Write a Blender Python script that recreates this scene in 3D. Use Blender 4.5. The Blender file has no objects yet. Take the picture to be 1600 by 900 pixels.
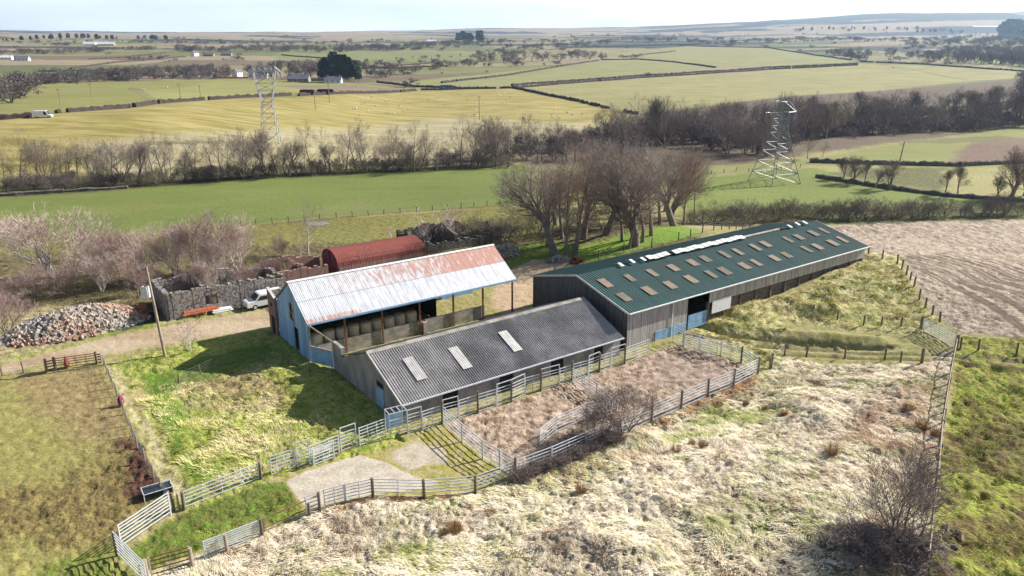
import bpy, math, random
import numpy as np
from mathutils import Vector
R=math.radians; sin=math.sin; cos=math.cos; pi=math.pi
random.seed(7)
# ------------------------------------------------------------------ camera, sky, sun, exposure
S=bpy.context.scene
CAMH=30.0; FPX=1150.0; PITCH=R(18.05)
cam=bpy.data.objects.new('camera',bpy.data.cameras.new('camera')); S.collection.objects.link(cam)
cam.location=(0,0,CAMH); cam.rotation_euler=(pi/2-PITCH,0,0)
cam.data.sensor_width=36; cam.data.lens=FPX/1600*36; cam.data.clip_start=.5; cam.data.clip_end=60000
S.camera=cam
SUN_AZ=R(27); SUN_EL=R(32)           # azimuth measured from +X towards +Y
W=bpy.data.worlds.new('World'); S.world=W; W.use_nodes=True
wt=W.node_tree; bgd=wt.nodes['Background']
sky=wt.nodes.new('ShaderNodeTexSky'); sky.sky_type='NISHITA'; sky.sun_disc=False
sky.sun_elevation=SUN_EL; sky.sun_rotation=pi/2-SUN_AZ; sky.dust_density=1.5; sky.air_density=1.0; sky.altitude=100
# thin high cloud veil: procedural noise on the sky direction
tcw=wt.nodes.new('ShaderNodeTexCoord'); mpw=wt.nodes.new('ShaderNodeMapping'); mpw.inputs['Scale'].default_value=(1.5,1.5,9)
nzw=wt.nodes.new('ShaderNodeTexNoise'); nzw.inputs['Scale'].default_value=2.2; nzw.inputs['Detail'].default_value=7
rpw=wt.nodes.new('ShaderNodeValToRGB'); rpw.color_ramp.elements[0].position=.38; rpw.color_ramp.elements[1].position=.66
mxw=wt.nodes.new('ShaderNodeMix'); mxw.data_type='RGBA'
mxw.inputs[7].default_value=(18.2,18.6,19.4,1)
mlw=wt.nodes.new('ShaderNodeMath'); mlw.operation='MULTIPLY'; mlw.inputs[1].default_value=.8
L=wt.links
L.new(tcw.outputs['Generated'],mpw.inputs['Vector']); L.new(mpw.outputs[0],nzw.inputs['Vector']); L.new(nzw.outputs[0],rpw.inputs[0])
sxw=wt.nodes.new('ShaderNodeSeparateXYZ'); L.new(tcw.outputs['Generated'],sxw.inputs[0])
mrw=wt.nodes.new('ShaderNodeMapRange'); mrw.interpolation_type='SMOOTHSTEP'; mrw.inputs[1].default_value=.06; mrw.inputs[2].default_value=.17; mrw.inputs[3].default_value=1; mrw.inputs[4].default_value=.04; L.new(sxw.outputs[2],mrw.inputs[0])
m2w=wt.nodes.new('ShaderNodeMath'); m2w.operation='MULTIPLY_ADD'; m2w.inputs[1].default_value=.4; m2w.inputs[2].default_value=.58; L.new(rpw.outputs[0],m2w.inputs[0])
L.new(mrw.outputs[0],mlw.inputs[1]); L.new(m2w.outputs[0],mlw.inputs[0]); L.new(mlw.outputs[0],mxw.inputs[0]); L.new(sky.outputs[0],mxw.inputs[6]); L.new(mxw.outputs[2],bgd.inputs[0])
bgd.inputs[1].default_value=.05
sl=bpy.data.lights.new('sun','SUN'); sl.energy=5.0; sl.angle=R(.5); sl.color=(1,.95,.87)
so=bpy.data.objects.new('sun',sl); S.collection.objects.link(so)
sd=Vector((cos(SUN_EL)*cos(SUN_AZ),cos(SUN_EL)*sin(SUN_AZ),sin(SUN_EL)))
so.rotation_euler=sd.to_track_quat('Z','Y').to_euler(); so.location=(60,60,80)
S.view_settings.view_transform='Standard'; S.view_settings.look='None'; S.view_settings.gamma=1; S.view_settings.use_curve_mapping=False
S.view_settings.exposure=1.12
S.cycles.max_bounces=5; S.cycles.volume_bounces=0; S.cycles.transparent_max_bounces=8
C=S.collection

# ------------------------------------------------------------------ helpers
def lin(c): return tuple((v/255/12.92 if v/255<=.04045 else ((v/255+.055)/1.055)**2.4) for v in c)
KALB=.60
def D(r,g,b,k=None):                  # a sunlit colour -> the albedo that gives it
    return tuple(min(.85,v*(k or KALB)) for v in lin((r,g,b)))
def hsh(ix,iy,s):
    h=(ix.astype(np.int64)*374761393+iy.astype(np.int64)*668265263+s*1442695041)&0x7fffffff
    h=((h^(h>>13))*1274126177)&0x7fffffff
    return ((h^(h>>16))&0xffff)/65535.0
def vn(x,y,s=0):
    xi=np.floor(x);yi=np.floor(y);fx=x-xi;fy=y-yi;fx=fx*fx*(3-2*fx);fy=fy*fy*(3-2*fy)
    a=hsh(xi,yi,s);b=hsh(xi+1,yi,s);c=hsh(xi,yi+1,s);d=hsh(xi+1,yi+1,s)
    return (a*(1-fx)+b*fx)*(1-fy)+(c*(1-fx)+d*fx)*fy
def fbm(x,y,s=0,o=4):
    t=0;a=.5
    for i in range(o): t=t+a*vn(x*2**i,y*2**i,s+i*7); a*=.5
    return t/(1-.5**o)
def ss(a,b,x): t=np.clip((x-a)/(b-a),0,1); return t*t*(3-2*t)
TH=R(36.1); UX,UY=cos(TH),sin(TH); VX,VY=sin(TH),-cos(TH)      # long axis of the sheds, and the direction of their fronts
SX,SY=2.52,84.05
def zt(x,y):
    x=np.asarray(x,float);y=np.asarray(y,float)
    d=np.hypot(x,y)
    uu=(x-SX)*UX+(y-SY)*UY; vv=(x-SX)*VX+(y-SY)*VY
    near=1-ss(115,150,d-.25*np.maximum(x,0)*0)
    z=near*(ss(12,46,uu)*2.1+ss(28.5,42,vv)*1.6*ss(-16,8,x)+ss(30,36,vv)*.25*ss(-30,-10,x))
    z=z-3*(1-near)
    # valley floor and the slopes beyond
    prof=np.interp(d,[0,450,600,900,1500,2500,4000,6000,9000,14000],[0,0,3,9,24,56,90,122,178,260])
    z=z+prof
    z=z+9*ss(-50,-150,x)*ss(190,290,y)*(1-ss(450,700,d))
    z=z+ss(200,320,d)*(1-ss(2000,4000,d))*(fbm(x/260,y/260,3)-.5)*5
    az=x/np.maximum(np.abs(y),1)
    z=z+ss(1200,4000,d)*(fbm(x/1500+3,y/900,11,5)-.5)*70
    z=z+ss(3200,6000,d)*(ss(-.35,.05,az)*50+ss(.05,.5,az)*85)
    return z
cP,sP=cos(PITCH),sin(PITCH)
def ray(px,py):
    a=(px-800)/FPX;b=(450-py)/FPX
    return np.array([a,cP+b*sP,-sP+b*cP])
TT=np.concatenate([np.linspace(20,400,4000),np.geomspace(400,9500,4000)])
def PX(px,py,z=None):                  # where the sight line through a photo pixel meets the ground
    r=ray(px,py)
    if z is not None: t=(z-CAMH)/r[2]; return Vector((r[0]*t,r[1]*t,z))
    x=r[0]*TT;y=r[1]*TT;zz=CAMH+r[2]*TT; g=zt(x,y); k=np.nonzero(zz<g)[0]
    i=k[0] if len(k) else len(TT)-1
    if i>0 and len(k):
        d0=zz[i-1]-g[i-1];d1=zz[i]-g[i];t=TT[i-1]+(TT[i]-TT[i-1])*d0/(d0-d1)
    else: t=TT[i]
    X,Y=r[0]*t,r[1]*t
    return Vector((X,Y,float(zt(X,Y))))
def HT(base,py):                       # height above base of a pixel row
    r=ray(800,py); # use depth plane of the base
    k=math.hypot(base.x,base.y); b=(450-py)/FPX
    a=base.x/ (base.y*cP-(base.z-CAMH)*sP)
    rr=np.array([a,cP+b*sP,-sP+b*cP]); t=k/math.hypot(rr[0],rr[1])
    return CAMH+rr[2]*t-base.z
def topx(P):
    z=P[2]-CAMH; d=P[1]*cP-z*sP
    return 800+FPX*P[0]/d
def tag(o,label=None,cat=None,group=None,kind=None):
    if label: o['label']=label
    if cat: o['category']=cat
    if group: o['group']=group
    if kind: o['kind']=kind
    return o
def empty(name,loc,rz=0,label=None,cat=None,group=None):
    o=bpy.data.objects.new(name,None); o.empty_display_size=.3; C.objects.link(o); o.location=loc; o.rotation_euler=(0,0,rz)
    return tag(o,label,cat,group)
def link(name,me,parent=None,loc=(0,0,0),rz=0,scale=None):
    o=bpy.data.objects.new(name,me); C.objects.link(o); o.location=loc; o.rotation_euler=(0,0,rz)
    if parent: o.parent=parent
    if scale: o.scale=scale
    return o
class MB:
    def __init__(s): s.v=[];s.f=[]
    def quad(s,a,b,c,d):
        n=len(s.v); s.v+=[tuple(a),tuple(b),tuple(c),tuple(d)]; s.f.append((n,n+1,n+2,n+3)); return s
    def poly(s,pts):
        n=len(s.v); s.v+=[tuple(p) for p in pts]; s.f.append(tuple(range(n,n+len(pts)))); return s
    def box(s,x0,x1,y0,y1,z0,z1):
        n=len(s.v); s.v+=[(x,y,z) for z in (z0,z1) for (x,y) in ((x0,y0),(x1,y0),(x1,y1),(x0,y1))]
        s.f+=[(n+3,n+2,n+1,n),(n+4,n+5,n+6,n+7)]+[(n+i,n+(i+1)%4,n+4+(i+1)%4,n+4+i) for i in range(4)]; return s
    def prism(s,pts,h0,h1,ax='y'):     # outline in the xz plane, thickness along y
        n=len(s.v);k=len(pts)
        for h in (h0,h1): s.v+=[(a,h,b) if ax=='y' else ((h,a,b) if ax=='x' else (a,b,h)) for a,b in pts]
        s.f+=[tuple(range(n,n+k)),tuple(range(n+2*k-1,n+k-1,-1))]+[(n+(i+1)%k,n+i,n+k+i,n+k+(i+1)%k) for i in range(k)]; return s
    def bar(s,p,q,r,r2=None,n=6,cap=True):
        p=Vector(p);q=Vector(q);d=q-p
        if d.length<1e-6: return s
        d.normalize(); a=d.orthogonal().normalized(); b=d.cross(a); r2=r if r2 is None else r2; k=len(s.v)
        for P,rr in ((p,r),(q,r2)):
            for i in range(n):
                t=2*pi*i/n+pi/4; s.v.append(tuple(P+a*(rr*cos(t))+b*(rr*sin(t))))
        for i in range(n): s.f.append((k+i,k+(i+1)%n,k+n+(i+1)%n,k+n+i))
        if cap: s.f+=[tuple(range(k+n-1,k-1,-1)),tuple(range(k+n,k+2*n))]
        return s
    def lathe(s,prof,n=20,c=(0,0)):
        k=len(s.v)
        for r,z in prof:
            for i in range(n): s.v.append((c[0]+r*cos(2*pi*i/n),c[1]+r*sin(2*pi*i/n),z))
        for j in range(len(prof)-1):
            for i in range(n): s.f.append((k+j*n+i,k+j*n+(i+1)%n,k+(j+1)*n+(i+1)%n,k+(j+1)*n+i))
        s.f+=[tuple(range(k+n-1,k-1,-1)),tuple(range(k+(len(prof)-1)*n,k+len(prof)*n))]; return s
    def mesh(s,name,m,smooth=False):
        me=bpy.data.meshes.new(name); me.from_pydata(s.v,[],s.f); me.materials.append(m)
        if smooth: me.polygons.foreach_set('use_smooth',[True]*len(me.polygons))
        me.update(); return me
    def build(s,name,m,parent=None,loc=(0,0,0),rz=0,smooth=False): return link(name,s.mesh(name,m,smooth),parent,loc,rz)
def mat(name,cA,cB=None,scale=3,stretch=(1,1,1),rough=.85,bump=.0,metal=0,lo=.35,hi=.65,detail=6,cC=None,scale2=.4,lo2=.5,hi2=.62,bscale=None,fine=.12,coords='Object',rot=0):
    m=bpy.data.materials.new(name); m.use_nodes=True; t=m.node_tree; n=t.nodes; l=t.links; b=n['Principled BSDF']
    b.inputs['Roughness'].default_value=rough; b.inputs['Metallic'].default_value=metal; b.inputs['Specular IOR Level'].default_value=.3
    tc=n.new('ShaderNodeTexCoord'); mp=n.new('ShaderNodeMapping'); mp.inputs['Scale'].default_value=stretch; mp.inputs['Rotation'].default_value=(0,0,rot)
    l.new(tc.outputs[coords],mp.inputs[0])
    def noise(sc,det=6):
        q=n.new('ShaderNodeTexNoise'); q.inputs['Scale'].default_value=sc; q.inputs['Detail'].default_value=det; l.new(mp.outputs[0],q.inputs[0]); return q
    def ramp(src,a,c):
        r=n.new('ShaderNodeMapRange'); r.inputs[1].default_value=a; r.inputs[2].default_value=c; l.new(src,r.inputs[0]); return r.outputs[0]
    def mix(f,a,c,mode='MIX'):
        x=n.new('ShaderNodeMix'); x.data_type='RGBA'; x.blend_type=mode
        for k,val in ((0,f),(6,a),(7,c)):
            if hasattr(val,'is_linked') or hasattr(val,'links'): l.new(val,x.inputs[k])
            elif k==0: x.inputs[0].default_value=val
            else: x.inputs[k].default_value=tuple(val)+(1,)
        return x.outputs[2]
    cB=cB or tuple(v*.75 for v in cA)
    n1=noise(scale,detail)
    col=mix(ramp(n1.outputs[0],lo,hi),cA,cB)
    if cC: col=mix(ramp(noise(scale2,8).outputs[0],lo2,hi2),col,cC)
    if fine:
        nf=noise(scale*6,3); v=n.new('ShaderNodeMapRange'); v.inputs[3].default_value=1-fine; v.inputs[4].default_value=1+fine; v.inputs[1].default_value=.25; v.inputs[2].default_value=.75
        l.new(nf.outputs[0],v.inputs[0]); cx=n.new('ShaderNodeVectorMath'); cx.operation='SCALE'; l.new(col,cx.inputs[0]); l.new(v.outputs[0],cx.inputs['Scale']); col=cx.outputs[0]
    l.new(col,b.inputs['Base Color'])
    if bump:
        bn=noise(bscale or scale*4,4); bp=n.new('ShaderNodeBump'); bp.inputs['Strength'].default_value=bump; bp.inputs['Distance'].default_value=.05
        l.new(bn.outputs[0],bp.inputs['Height']); l.new(bp.outputs[0],b.inputs['Normal'])
    return m
def striped(name,cA,cB,pitch,axis=0,**k):   # vertical boards or sheets with a thin joint every `pitch` metres
    m=mat(name,cA,cB,**k); t=m.node_tree;n=t.nodes;l=t.links;b=n['Principled BSDF']
    src=b.inputs['Base Color'].links[0].from_socket
    tc=n.new('ShaderNodeTexCoord'); sp=n.new('ShaderNodeSeparateXYZ'); l.new(tc.outputs['Object'],sp.inputs[0])
    d=n.new('ShaderNodeMath'); d.operation='DIVIDE'; d.inputs[1].default_value=pitch; l.new(sp.outputs[axis],d.inputs[0])
    fl=n.new('ShaderNodeMath'); fl.operation='FLOOR'; l.new(d.outputs[0],fl.inputs[0])
    wn=n.new('ShaderNodeTexWhiteNoise'); wn.noise_dimensions='1D'; l.new(fl.outputs[0],wn.inputs['W'])
    mr=n.new('ShaderNodeMapRange'); mr.inputs[3].default_value=.72; mr.inputs[4].default_value=1.18; l.new(wn.outputs[0],mr.inputs[0])
    fr=n.new('ShaderNodeMath'); fr.operation='FRACT'; l.new(d.outputs[0],fr.inputs[0])
    lt=n.new('ShaderNodeMath'); lt.operation='GREATER_THAN'; lt.inputs[1].default_value=.1; l.new(fr.outputs[0],lt.inputs[0])
    m2=n.new('ShaderNodeMapRange'); m2.inputs[3].default_value=.45; l.new(lt.outputs[0],m2.inputs[0])
    mu=n.new('ShaderNodeMath'); mu.operation='MULTIPLY'; l.new(mr.outputs[0],mu.inputs[0]); l.new(m2.outputs[0],mu.inputs[1])
    cx=n.new('ShaderNodeVectorMath'); cx.operation='SCALE'; l.new(src,cx.inputs[0]); l.new(mu.outputs[0],cx.inputs['Scale']); l.new(cx.outputs[0],b.inputs['Base Color'])
    return m
ORD=['first','second','third','fourth','fifth','sixth','seventh','eighth','ninth','tenth','eleventh','twelfth','thirteenth','fourteenth','fifteenth','sixteenth','seventeenth','eighteenth','nineteenth','twentieth']
def nth(i):
    if i<20: return ORD[i]
    n=i+1; return '%d%s'%(n,{1:'st',2:'nd',3:'rd'}.get(n%10 if n%100 not in (11,12,13) else 0,'th'))

# materials
M={}
M['galv']=mat('galvanised',(.62,.64,.67),(.50,.52,.55),scale=4,rough=.5,metal=.15,fine=.1)
M['rustbar']=mat('rusty_steel',(.26,.10,.05),(.14,.07,.045),scale=5,rough=.9)
M['wood']=mat('weathered_wood',(.20,.155,.12),(.10,.08,.062),scale=3,stretch=(1,1,.2),rough=.95,bump=.4)
M['woodpale']=mat('pale_post',(.40,.33,.25),(.24,.19,.14),scale=3,stretch=(1,1,.2),rough=.95,bump=.4)
M['wire']=mat('wire',(.30,.30,.31),(.2,.2,.21),scale=5,rough=.6,metal=.4)
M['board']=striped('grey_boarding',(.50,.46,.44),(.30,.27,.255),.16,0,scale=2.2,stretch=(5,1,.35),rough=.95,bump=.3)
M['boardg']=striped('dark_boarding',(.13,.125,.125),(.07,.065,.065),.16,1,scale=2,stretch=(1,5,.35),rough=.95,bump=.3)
M['sleeper']=mat('dark_sleepers',(.15,.125,.115),(.07,.058,.055),scale=1.2,stretch=(1,1,5),rough=.95,bump=.6,bscale=3)
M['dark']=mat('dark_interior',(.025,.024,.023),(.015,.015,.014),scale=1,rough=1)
M['conc']=mat('old_concrete',(.34,.31,.27),(.20,.18,.16),scale=1.2,stretch=(1,1,1.5),rough=.95,bump=.3,cC=(.13,.15,.07),scale2=.7,lo2=.52,hi2=.7)
M['render']=mat('grey_render',(.30,.285,.28),(.18,.17,.17),scale=.9,stretch=(1,1,.6),rough=.95,bump=.25)
M['greenroof']=mat('green_sheet_roof',(.020,.068,.066),(.012,.046,.048),scale=1.1,stretch=(1.2,.25,1),rough=.75,fine=.15,cC=(.032,.055,.048),scale2=.5,lo2=.5,hi2=.75)
M['greyroof']=mat('fibre_cement_roof',(.40,.38,.365),(.29,.275,.265),scale=.8,stretch=(1,.6,1),rough=.9,fine=.15,cC=(.21,.20,.19),scale2=.25,lo2=.5,hi2=.7)
M['skyl']=mat('weathered_rooflight',(.30,.21,.145),(.17,.15,.11),scale=2.5,stretch=(2,.6,1),rough=.6)
M['skylo']=mat('mossy_rooflight',(.22,.165,.115),(.12,.12,.09),scale=1.6,stretch=(2,.6,1),rough=.7)
M['skylw']=mat('pale_rooflight',(.50,.49,.47),(.36,.35,.34),scale=2,stretch=(2,.5,1),rough=.6)
M['skyld']=mat('dull_rooflight',(.40,.385,.37),(.28,.27,.26),scale=2,stretch=(2,.5,1),rough=.7)
M['skylm']=mat('greyed_rooflight',(.45,.44,.42),(.31,.30,.29),scale=2,stretch=(2,.5,1),rough=.7)
M['white']=mat('white_paint',(.72,.73,.74),(.6,.61,.62),scale=3,rough=.5,fine=.05)
M['ridgew']=mat('white_ridge_sheet',(.70,.70,.68),(.5,.5,.48),scale=3,rough=.6)
M['bluemetal']=striped('blue_grey_sheeting',(.27,.46,.70),(.20,.37,.60),.9,1,scale=.8,stretch=(1,2,.4),rough=.55,metal=.15)
M['bluedoor']=mat('blue_door',(.24,.40,.58),(.17,.30,.45),scale=1.5,rough=.6)
M['stone']=mat('rubble_stone',(.27,.235,.22),(.10,.085,.08),scale=3.2,rough=.95,bump=.9,lo=.4,hi=.58,fine=.35,cC=(.36,.33,.31),scale2=6,lo2=.55,hi2=.6)
M['brick']=mat('red_brown_brick',(.30,.17,.14),(.2,.13,.11),scale=3,rough=.95,bump=.5,fine=.2)
M['redroof']=mat('red_oxide_roof',(.26,.062,.045),(.16,.05,.04),scale=1.5,stretch=(3,.5,.5),rough=.8,fine=.2)
M['redend']=mat('maroon_end_sheet',(.16,.045,.055),(.11,.035,.045),scale=1.5,rough=.8)
M['hay']=mat('hay_bale',(.52,.43,.30),(.34,.28,.19),scale=5,stretch=(1,1,3),rough=1,bump=.6)
M['black']=mat('black_rubber',(.03,.03,.032),(.02,.02,.02),rough=.7)
M['glass']=mat('dark_glass',(.03,.04,.05),(.02,.03,.04),rough=.15)
M['blue']=mat('blue_paint',(.04,.14,.33),(.05,.10,.2),rough=.6,scale=4)
M['orange']=mat('orange_frame',(.55,.22,.05),(.4,.15,.05),rough=.6,scale=4)
M['rustroll']=mat('rusty_roller',(.38,.10,.06),(.26,.08,.05),rough=.8,scale=4)
M['redp']=mat('red_paint',(.5,.04,.03),(.35,.03,.03),rough=.5)
M['straw']=mat('straw_tuft',(.42,.26,.12),(.25,.15,.07),rough=1,scale=6)
M['slate']=mat('slate_roof',(.17,.16,.19),(.12,.11,.14),rough=.8,scale=2)
M['mosswall']=mat('dark_field_wall',(.15,.135,.115),(.07,.06,.052),scale=1.5,rough=1,bump=.8,fine=.3)
M['wool']=mat('wool',(.62,.58,.50),(.5,.46,.4),scale=8,rough=1)
M['hedge']=mat('bare_hedge',(.075,.055,.048),(.038,.028,.026),scale=1.5,rough=1,bump=1,fine=.35)
def twigmat(n,a,b): return mat(n,a,b,scale=.8,rough=.9,fine=.15)
M['bark']=twigmat('grey_brown_bark',(.25,.205,.175),(.14,.11,.095))
M['twig']=twigmat('brown_twigs',(.27,.215,.19),(.17,.135,.12))
M['twigd']=twigmat('dark_twigs',(.20,.16,.15),(.12,.10,.095))
M['twigo']=twigmat('olive_twigs',(.30,.27,.16),(.20,.18,.11))
M['twigc']=twigmat('grey_brown_twigs',(.36,.30,.255),(.24,.195,.165))
M['barkp']=twigmat('pale_bark',(.62,.57,.53),(.42,.37,.34))
M['twigp']=twigmat('pale_twigs',(.56,.45,.39),(.40,.30,.26))
M['twigr']=twigmat('reddish_twigs',(.38,.27,.24),(.27,.19,.17))
M['twigm']=twigmat('russet_twigs',(.42,.26,.18),(.28,.18,.14))
M['needle']=twigmat('dark_green_needles',(.035,.055,.035),(.025,.04,.028))
# barn roof: pale sheets, rust over the upper half towards the far end
def barnroof():
    m=mat('pale_rusting_sheet_roof',(.52,.53,.56),(.38,.39,.42),scale=1.2,stretch=(2.2,.3,1),rough=.6,metal=.1,fine=.1)
    t=m.node_tree;n=t.nodes;l=t.links;b=n['Principled BSDF']; src=b.inputs['Base Color'].links[0].from_socket
    tc=n.new('ShaderNodeTexCoord'); sp=n.new('ShaderNodeSeparateXYZ'); l.new(tc.outputs['Object'],sp.inputs[0])
    def MR(s,a,c,d=0,e=1):
        r=n.new('ShaderNodeMapRange'); r.inputs[1].default_value=a;r.inputs[2].default_value=c;r.inputs[3].default_value=d;r.inputs[4].default_value=e; l.new(s,r.inputs[0]); return r.outputs[0]
    def MA(op,a,c):
        r=n.new('ShaderNodeMath'); r.operation=op
        for i,v in enumerate((a,c)):
            if isinstance(v,(int,float)): r.inputs[i].default_value=v
            else: l.new(v,r.inputs[i])
        return r.outputs[0]
    mp=n.new('ShaderNodeMapping'); mp.inputs['Scale'].default_value=(2.6,.5,1); l.new(tc.outputs['Object'],mp.inputs[0])
    nz=n.new('ShaderNodeTexNoise'); nz.inputs['Scale'].default_value=1.3; nz.inputs['Detail'].default_value=8; nz.inputs['Roughness'].default_value=.7; l.new(mp.outputs[0],nz.inputs[0])
    up=MR(sp.outputs[1],2.05,2.15,0,1); along=MR(sp.outputs[0],2,21,.27,.52)
    eave=MR(sp.outputs[1],.5,.1,0,.42); eave=MA('MULTIPLY',eave,MR(sp.outputs[0],9,5,0,1))
    a=MA('ADD',MA('MULTIPLY',up,along),eave)
    f=MR(MA('ADD',nz.outputs[0],a),.84,.98)
    x=n.new('ShaderNodeMix'); x.data_type='RGBA'; x.inputs[7].default_value=(.37,.20,.155,1); l.new(f,x.inputs[0]); l.new(src,x.inputs[6])
    fr=n.new('ShaderNodeMath'); fr.operation='FRACT'; l.new(MA('DIVIDE',sp.outputs[0],.8),fr.inputs[0])
    j=MR(MA('GREATER_THAN',fr.outputs[0],.07),0,1,.55,1)
    lap=MR(MA('COMPARE',sp.outputs[1],2.1),0,1,1,.6); lap.node.inputs[0].links[0].from_node.inputs[2].default_value=.04
    cx=n.new('ShaderNodeVectorMath'); cx.operation='SCALE'; l.new(x.outputs[2],cx.inputs[0]); l.new(MA('MULTIPLY',j,lap),cx.inputs['Scale']); l.new(cx.outputs[0],b.inputs['Base Color'])
    return m
M['barnroof']=barnroof()

# ------------------------------------------------------------------ ground
angs=np.concatenate([np.radians(np.arange(-180,-42,6.0)),np.radians(np.arange(-42,42,.11)),np.radians(np.arange(42,180,6.0))])
rr=np.concatenate([[.01,5,12,18,23],25*np.exp(np.arange(0,math.log(170/25)/.0036)*.0036)])
rr=np.concatenate([rr,rr[-1]*np.exp(np.arange(1,1+math.log(13500/170)/.0085)*.0085)])
AX,RD=np.meshgrid(angs,rr); GX=(RD*np.sin(AX)).ravel(); GY=(RD*np.cos(AX)).ravel(); RDf=RD.ravel()
NA=len(angs);NR=len(rr)
j=(fbm(GX/1.3,GY/1.3,5)-.5)                            # jitter for zone borders
jl=(fbm(GX/9,GY/9,6)-.5)
N=len(GX)
cA=np.zeros((N,3)); cB=np.zeros((N,3)); amp=np.full(N,.05); stk=np.zeros(N)
cA[:]=D(165,162,92); cB[:]=D(190,178,130)
# far patchwork of fields
rot=R(25); FXr=(GX*cos(rot)+GY*sin(rot))/230+ .5*(fbm(GX/400,GY/400,31)-.5); FYr=(-GX*sin(rot)+GY*cos(rot))/150
far=RDf>420
pal=np.array([D(160,152,106),D(134,138,88),D(172,160,118),D(148,146,96),D(140,124,100),D(162,156,112),D(122,128,84),D(178,160,130)])
best=np.full(N,9e9);sec=np.full(N,9e9);bid=np.zeros(N)
xi=np.floor(FXr);yi=np.floor(FYr)
for dx in (-1,0,1):
    for dy in (-1,0,1):
        cx=xi+dx;cy=yi+dy;px_=cx+.15+.7*hsh(cx,cy,1);py_=cy+.15+.7*hsh(cx,cy,2)
        dd=np.hypot(FXr-px_,FYr-py_); h=hsh(cx,cy,3)
        m=dd<best; sec=np.where(m,best,np.minimum(sec,dd)); bid=np.where(m,h,bid); best=np.where(m,dd,best)
pc=pal[np.clip((bid*8).astype(int),0,7)]
cA[far]=pc[far]; cB[far]=pc[far]*.86; amp[far]=.0; stk[far]=.6
hd=far&((sec-best)*160<np.clip(RDf/420,2,9))&(RDf<4500)
cA[hd]=D(98,86,80); cB[hd]=D(80,72,68)
# rough moor, blocks of forest
mo=ss(2600,3800,RDf)[:,None]; moor=np.array(D(196,178,150)); cA=cA*(1-mo)+moor*mo; cB=cB*(1-mo)+np.array(D(170,150,130))*mo
fo=(RDf>1300)&(fbm(GX/520,GY/260,41)>np.interp(RDf,[1300,3000,5000,9000],[.64,.62,.57,.50]))
cA[fo]=D(86,88,82); cB[fo]=D(70,74,74)
def W2(pts): return [PX(*p) for p in pts]
def sdist(poly,x,y):
    d=np.full(x.shape,1e9); ins=np.zeros(x.shape,bool); n=len(poly)
    for i in range(n):
        ax,ay=poly[i][0],poly[i][1]; bx,by=poly[(i+1)%n][0],poly[(i+1)%n][1]
        ex,ey=bx-ax,by-ay; t=np.clip(((x-ax)*ex+(y-ay)*ey)/max(ex*ex+ey*ey,1e-9),0,1)
        d=np.minimum(d,np.hypot(x-ax-t*ex,y-ay-t*ey))
        c=((ay>y)!=(by>y)); ins^=c&(x<(bx-ax)*(y-ay)/((by-ay) if by!=ay else 1e-9)+ax)
    return np.where(ins,d,-d)
def zone(pts,a,b,am=.05,st=0,soft=.4,jit=1.0,world=False,op=1.0):
    P=pts if world else W2(pts)
    xs=[p[0] for p in P];ys=[p[1] for p in P]; pad=soft*2+jit*2
    m=np.nonzero((GX>min(xs)-pad)&(GX<max(xs)+pad)&(GY>min(ys)-pad)&(GY<max(ys)+pad))[0]
    sd_=sdist(P,GX[m],GY[m])+j[m]*jit*1.6+jl[m]*jit*1.5
    w=ss(-soft,soft,sd_)*op; k=w[:,None]
    cA[m]=cA[m]*(1-k)+np.array(a)*k; cB[m]=cB[m]*(1-k)+np.array(b)*k; amp[m]=amp[m]*(1-w)+am*w; stk[m]=stk[m]*(1-w)+st*w
def line(pts,wid,a,b,am=.03,st=0,soft=.3,jit=.5,op=1):      # a band of given width along a polyline of pixels
    P=W2(pts)
    for p,q in zip(P[:-1],P[1:]):
        d=Vector((q.x-p.x,q.y-p.y)); 
        if d.length<.01: continue
        n=Vector((-d.y,d.x)).normalized()*(wid/2)
        zone([(p.x+n.x,p.y+n.y),(q.x+n.x,q.y+n.y),(q.x-n.x,q.y-n.y),(p.x-n.x,p.y-n.y)],a,b,am,st,soft,jit,True,op)
GRN=D(128,158,62);GRNd=D(105,135,48);TAN=D(192,180,106);STR=D(232,220,190)
# mid distance fields
zone([(-400,235),(-200,205),(0,188),(200,171),(400,154),(640,143),(740,140),(800,138),(950,168),(985,192),(1000,240),(800,262),(400,280),(0,310),(-400,345)],D(196,180,118),D(160,148,80),.0,1,3,3)
zone([(130,225),(400,205),(700,185),(985,195),(985,235),(800,258),(400,274),(150,290)],D(206,194,158),D(182,170,122),.02,.8,8,8)
zone([(-300,200),(-200,150),(0,140),(60,132),(330,122),(450,124),(560,130),(640,141),(400,152),(200,169),(0,186),(-300,215)],D(142,146,84),D(166,160,100),0,.5,3,3)
zone([(200,142),(330,126),(470,128),(600,138),(400,151),(240,160)],D(154,158,92),D(178,172,112),0,.5,2,3)
zone([(430,133),(560,134),(640,141),(480,148)],D(176,156,128),D(130,112,96),0,0,2,4)
zone([(560,130),(670,124),(800,111),(900,99),(1000,93),(1115,106),(1000,118),(800,136),(700,139)],D(152,154,100),D(170,166,114),0,.6,3,3)
zone([(960,82),(1080,71),(1230,76),(1330,97),(1120,106),(1000,92)],D(172,168,116),D(156,154,100),0,.6,3,3)
zone([(800,137),(1000,121),(1340,99),(1480,104),(1700,118),(1540,125),(1240,150),(1010,180),(960,170)],D(182,174,122),D(160,154,98),0,.9,3,3)
zone([(440,76),(780,84),(790,92),(560,98),(430,92)],D(140,144,92),D(154,154,100),0,.5,4,4)
zone([(1360,84),(1500,95),(1650,112),(1650,104),(1500,86)],D(158,162,106),D(148,150,96),0,.5,4,4)
zone([(1000,178),(1240,150),(1540,128),(1700,120),(1750,205),(1600,198),(1270,240),(1150,262),(1000,262),(840,258),(800,240)],D(135,118,98),D(110,96,82),.05,0,4,4)
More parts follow.
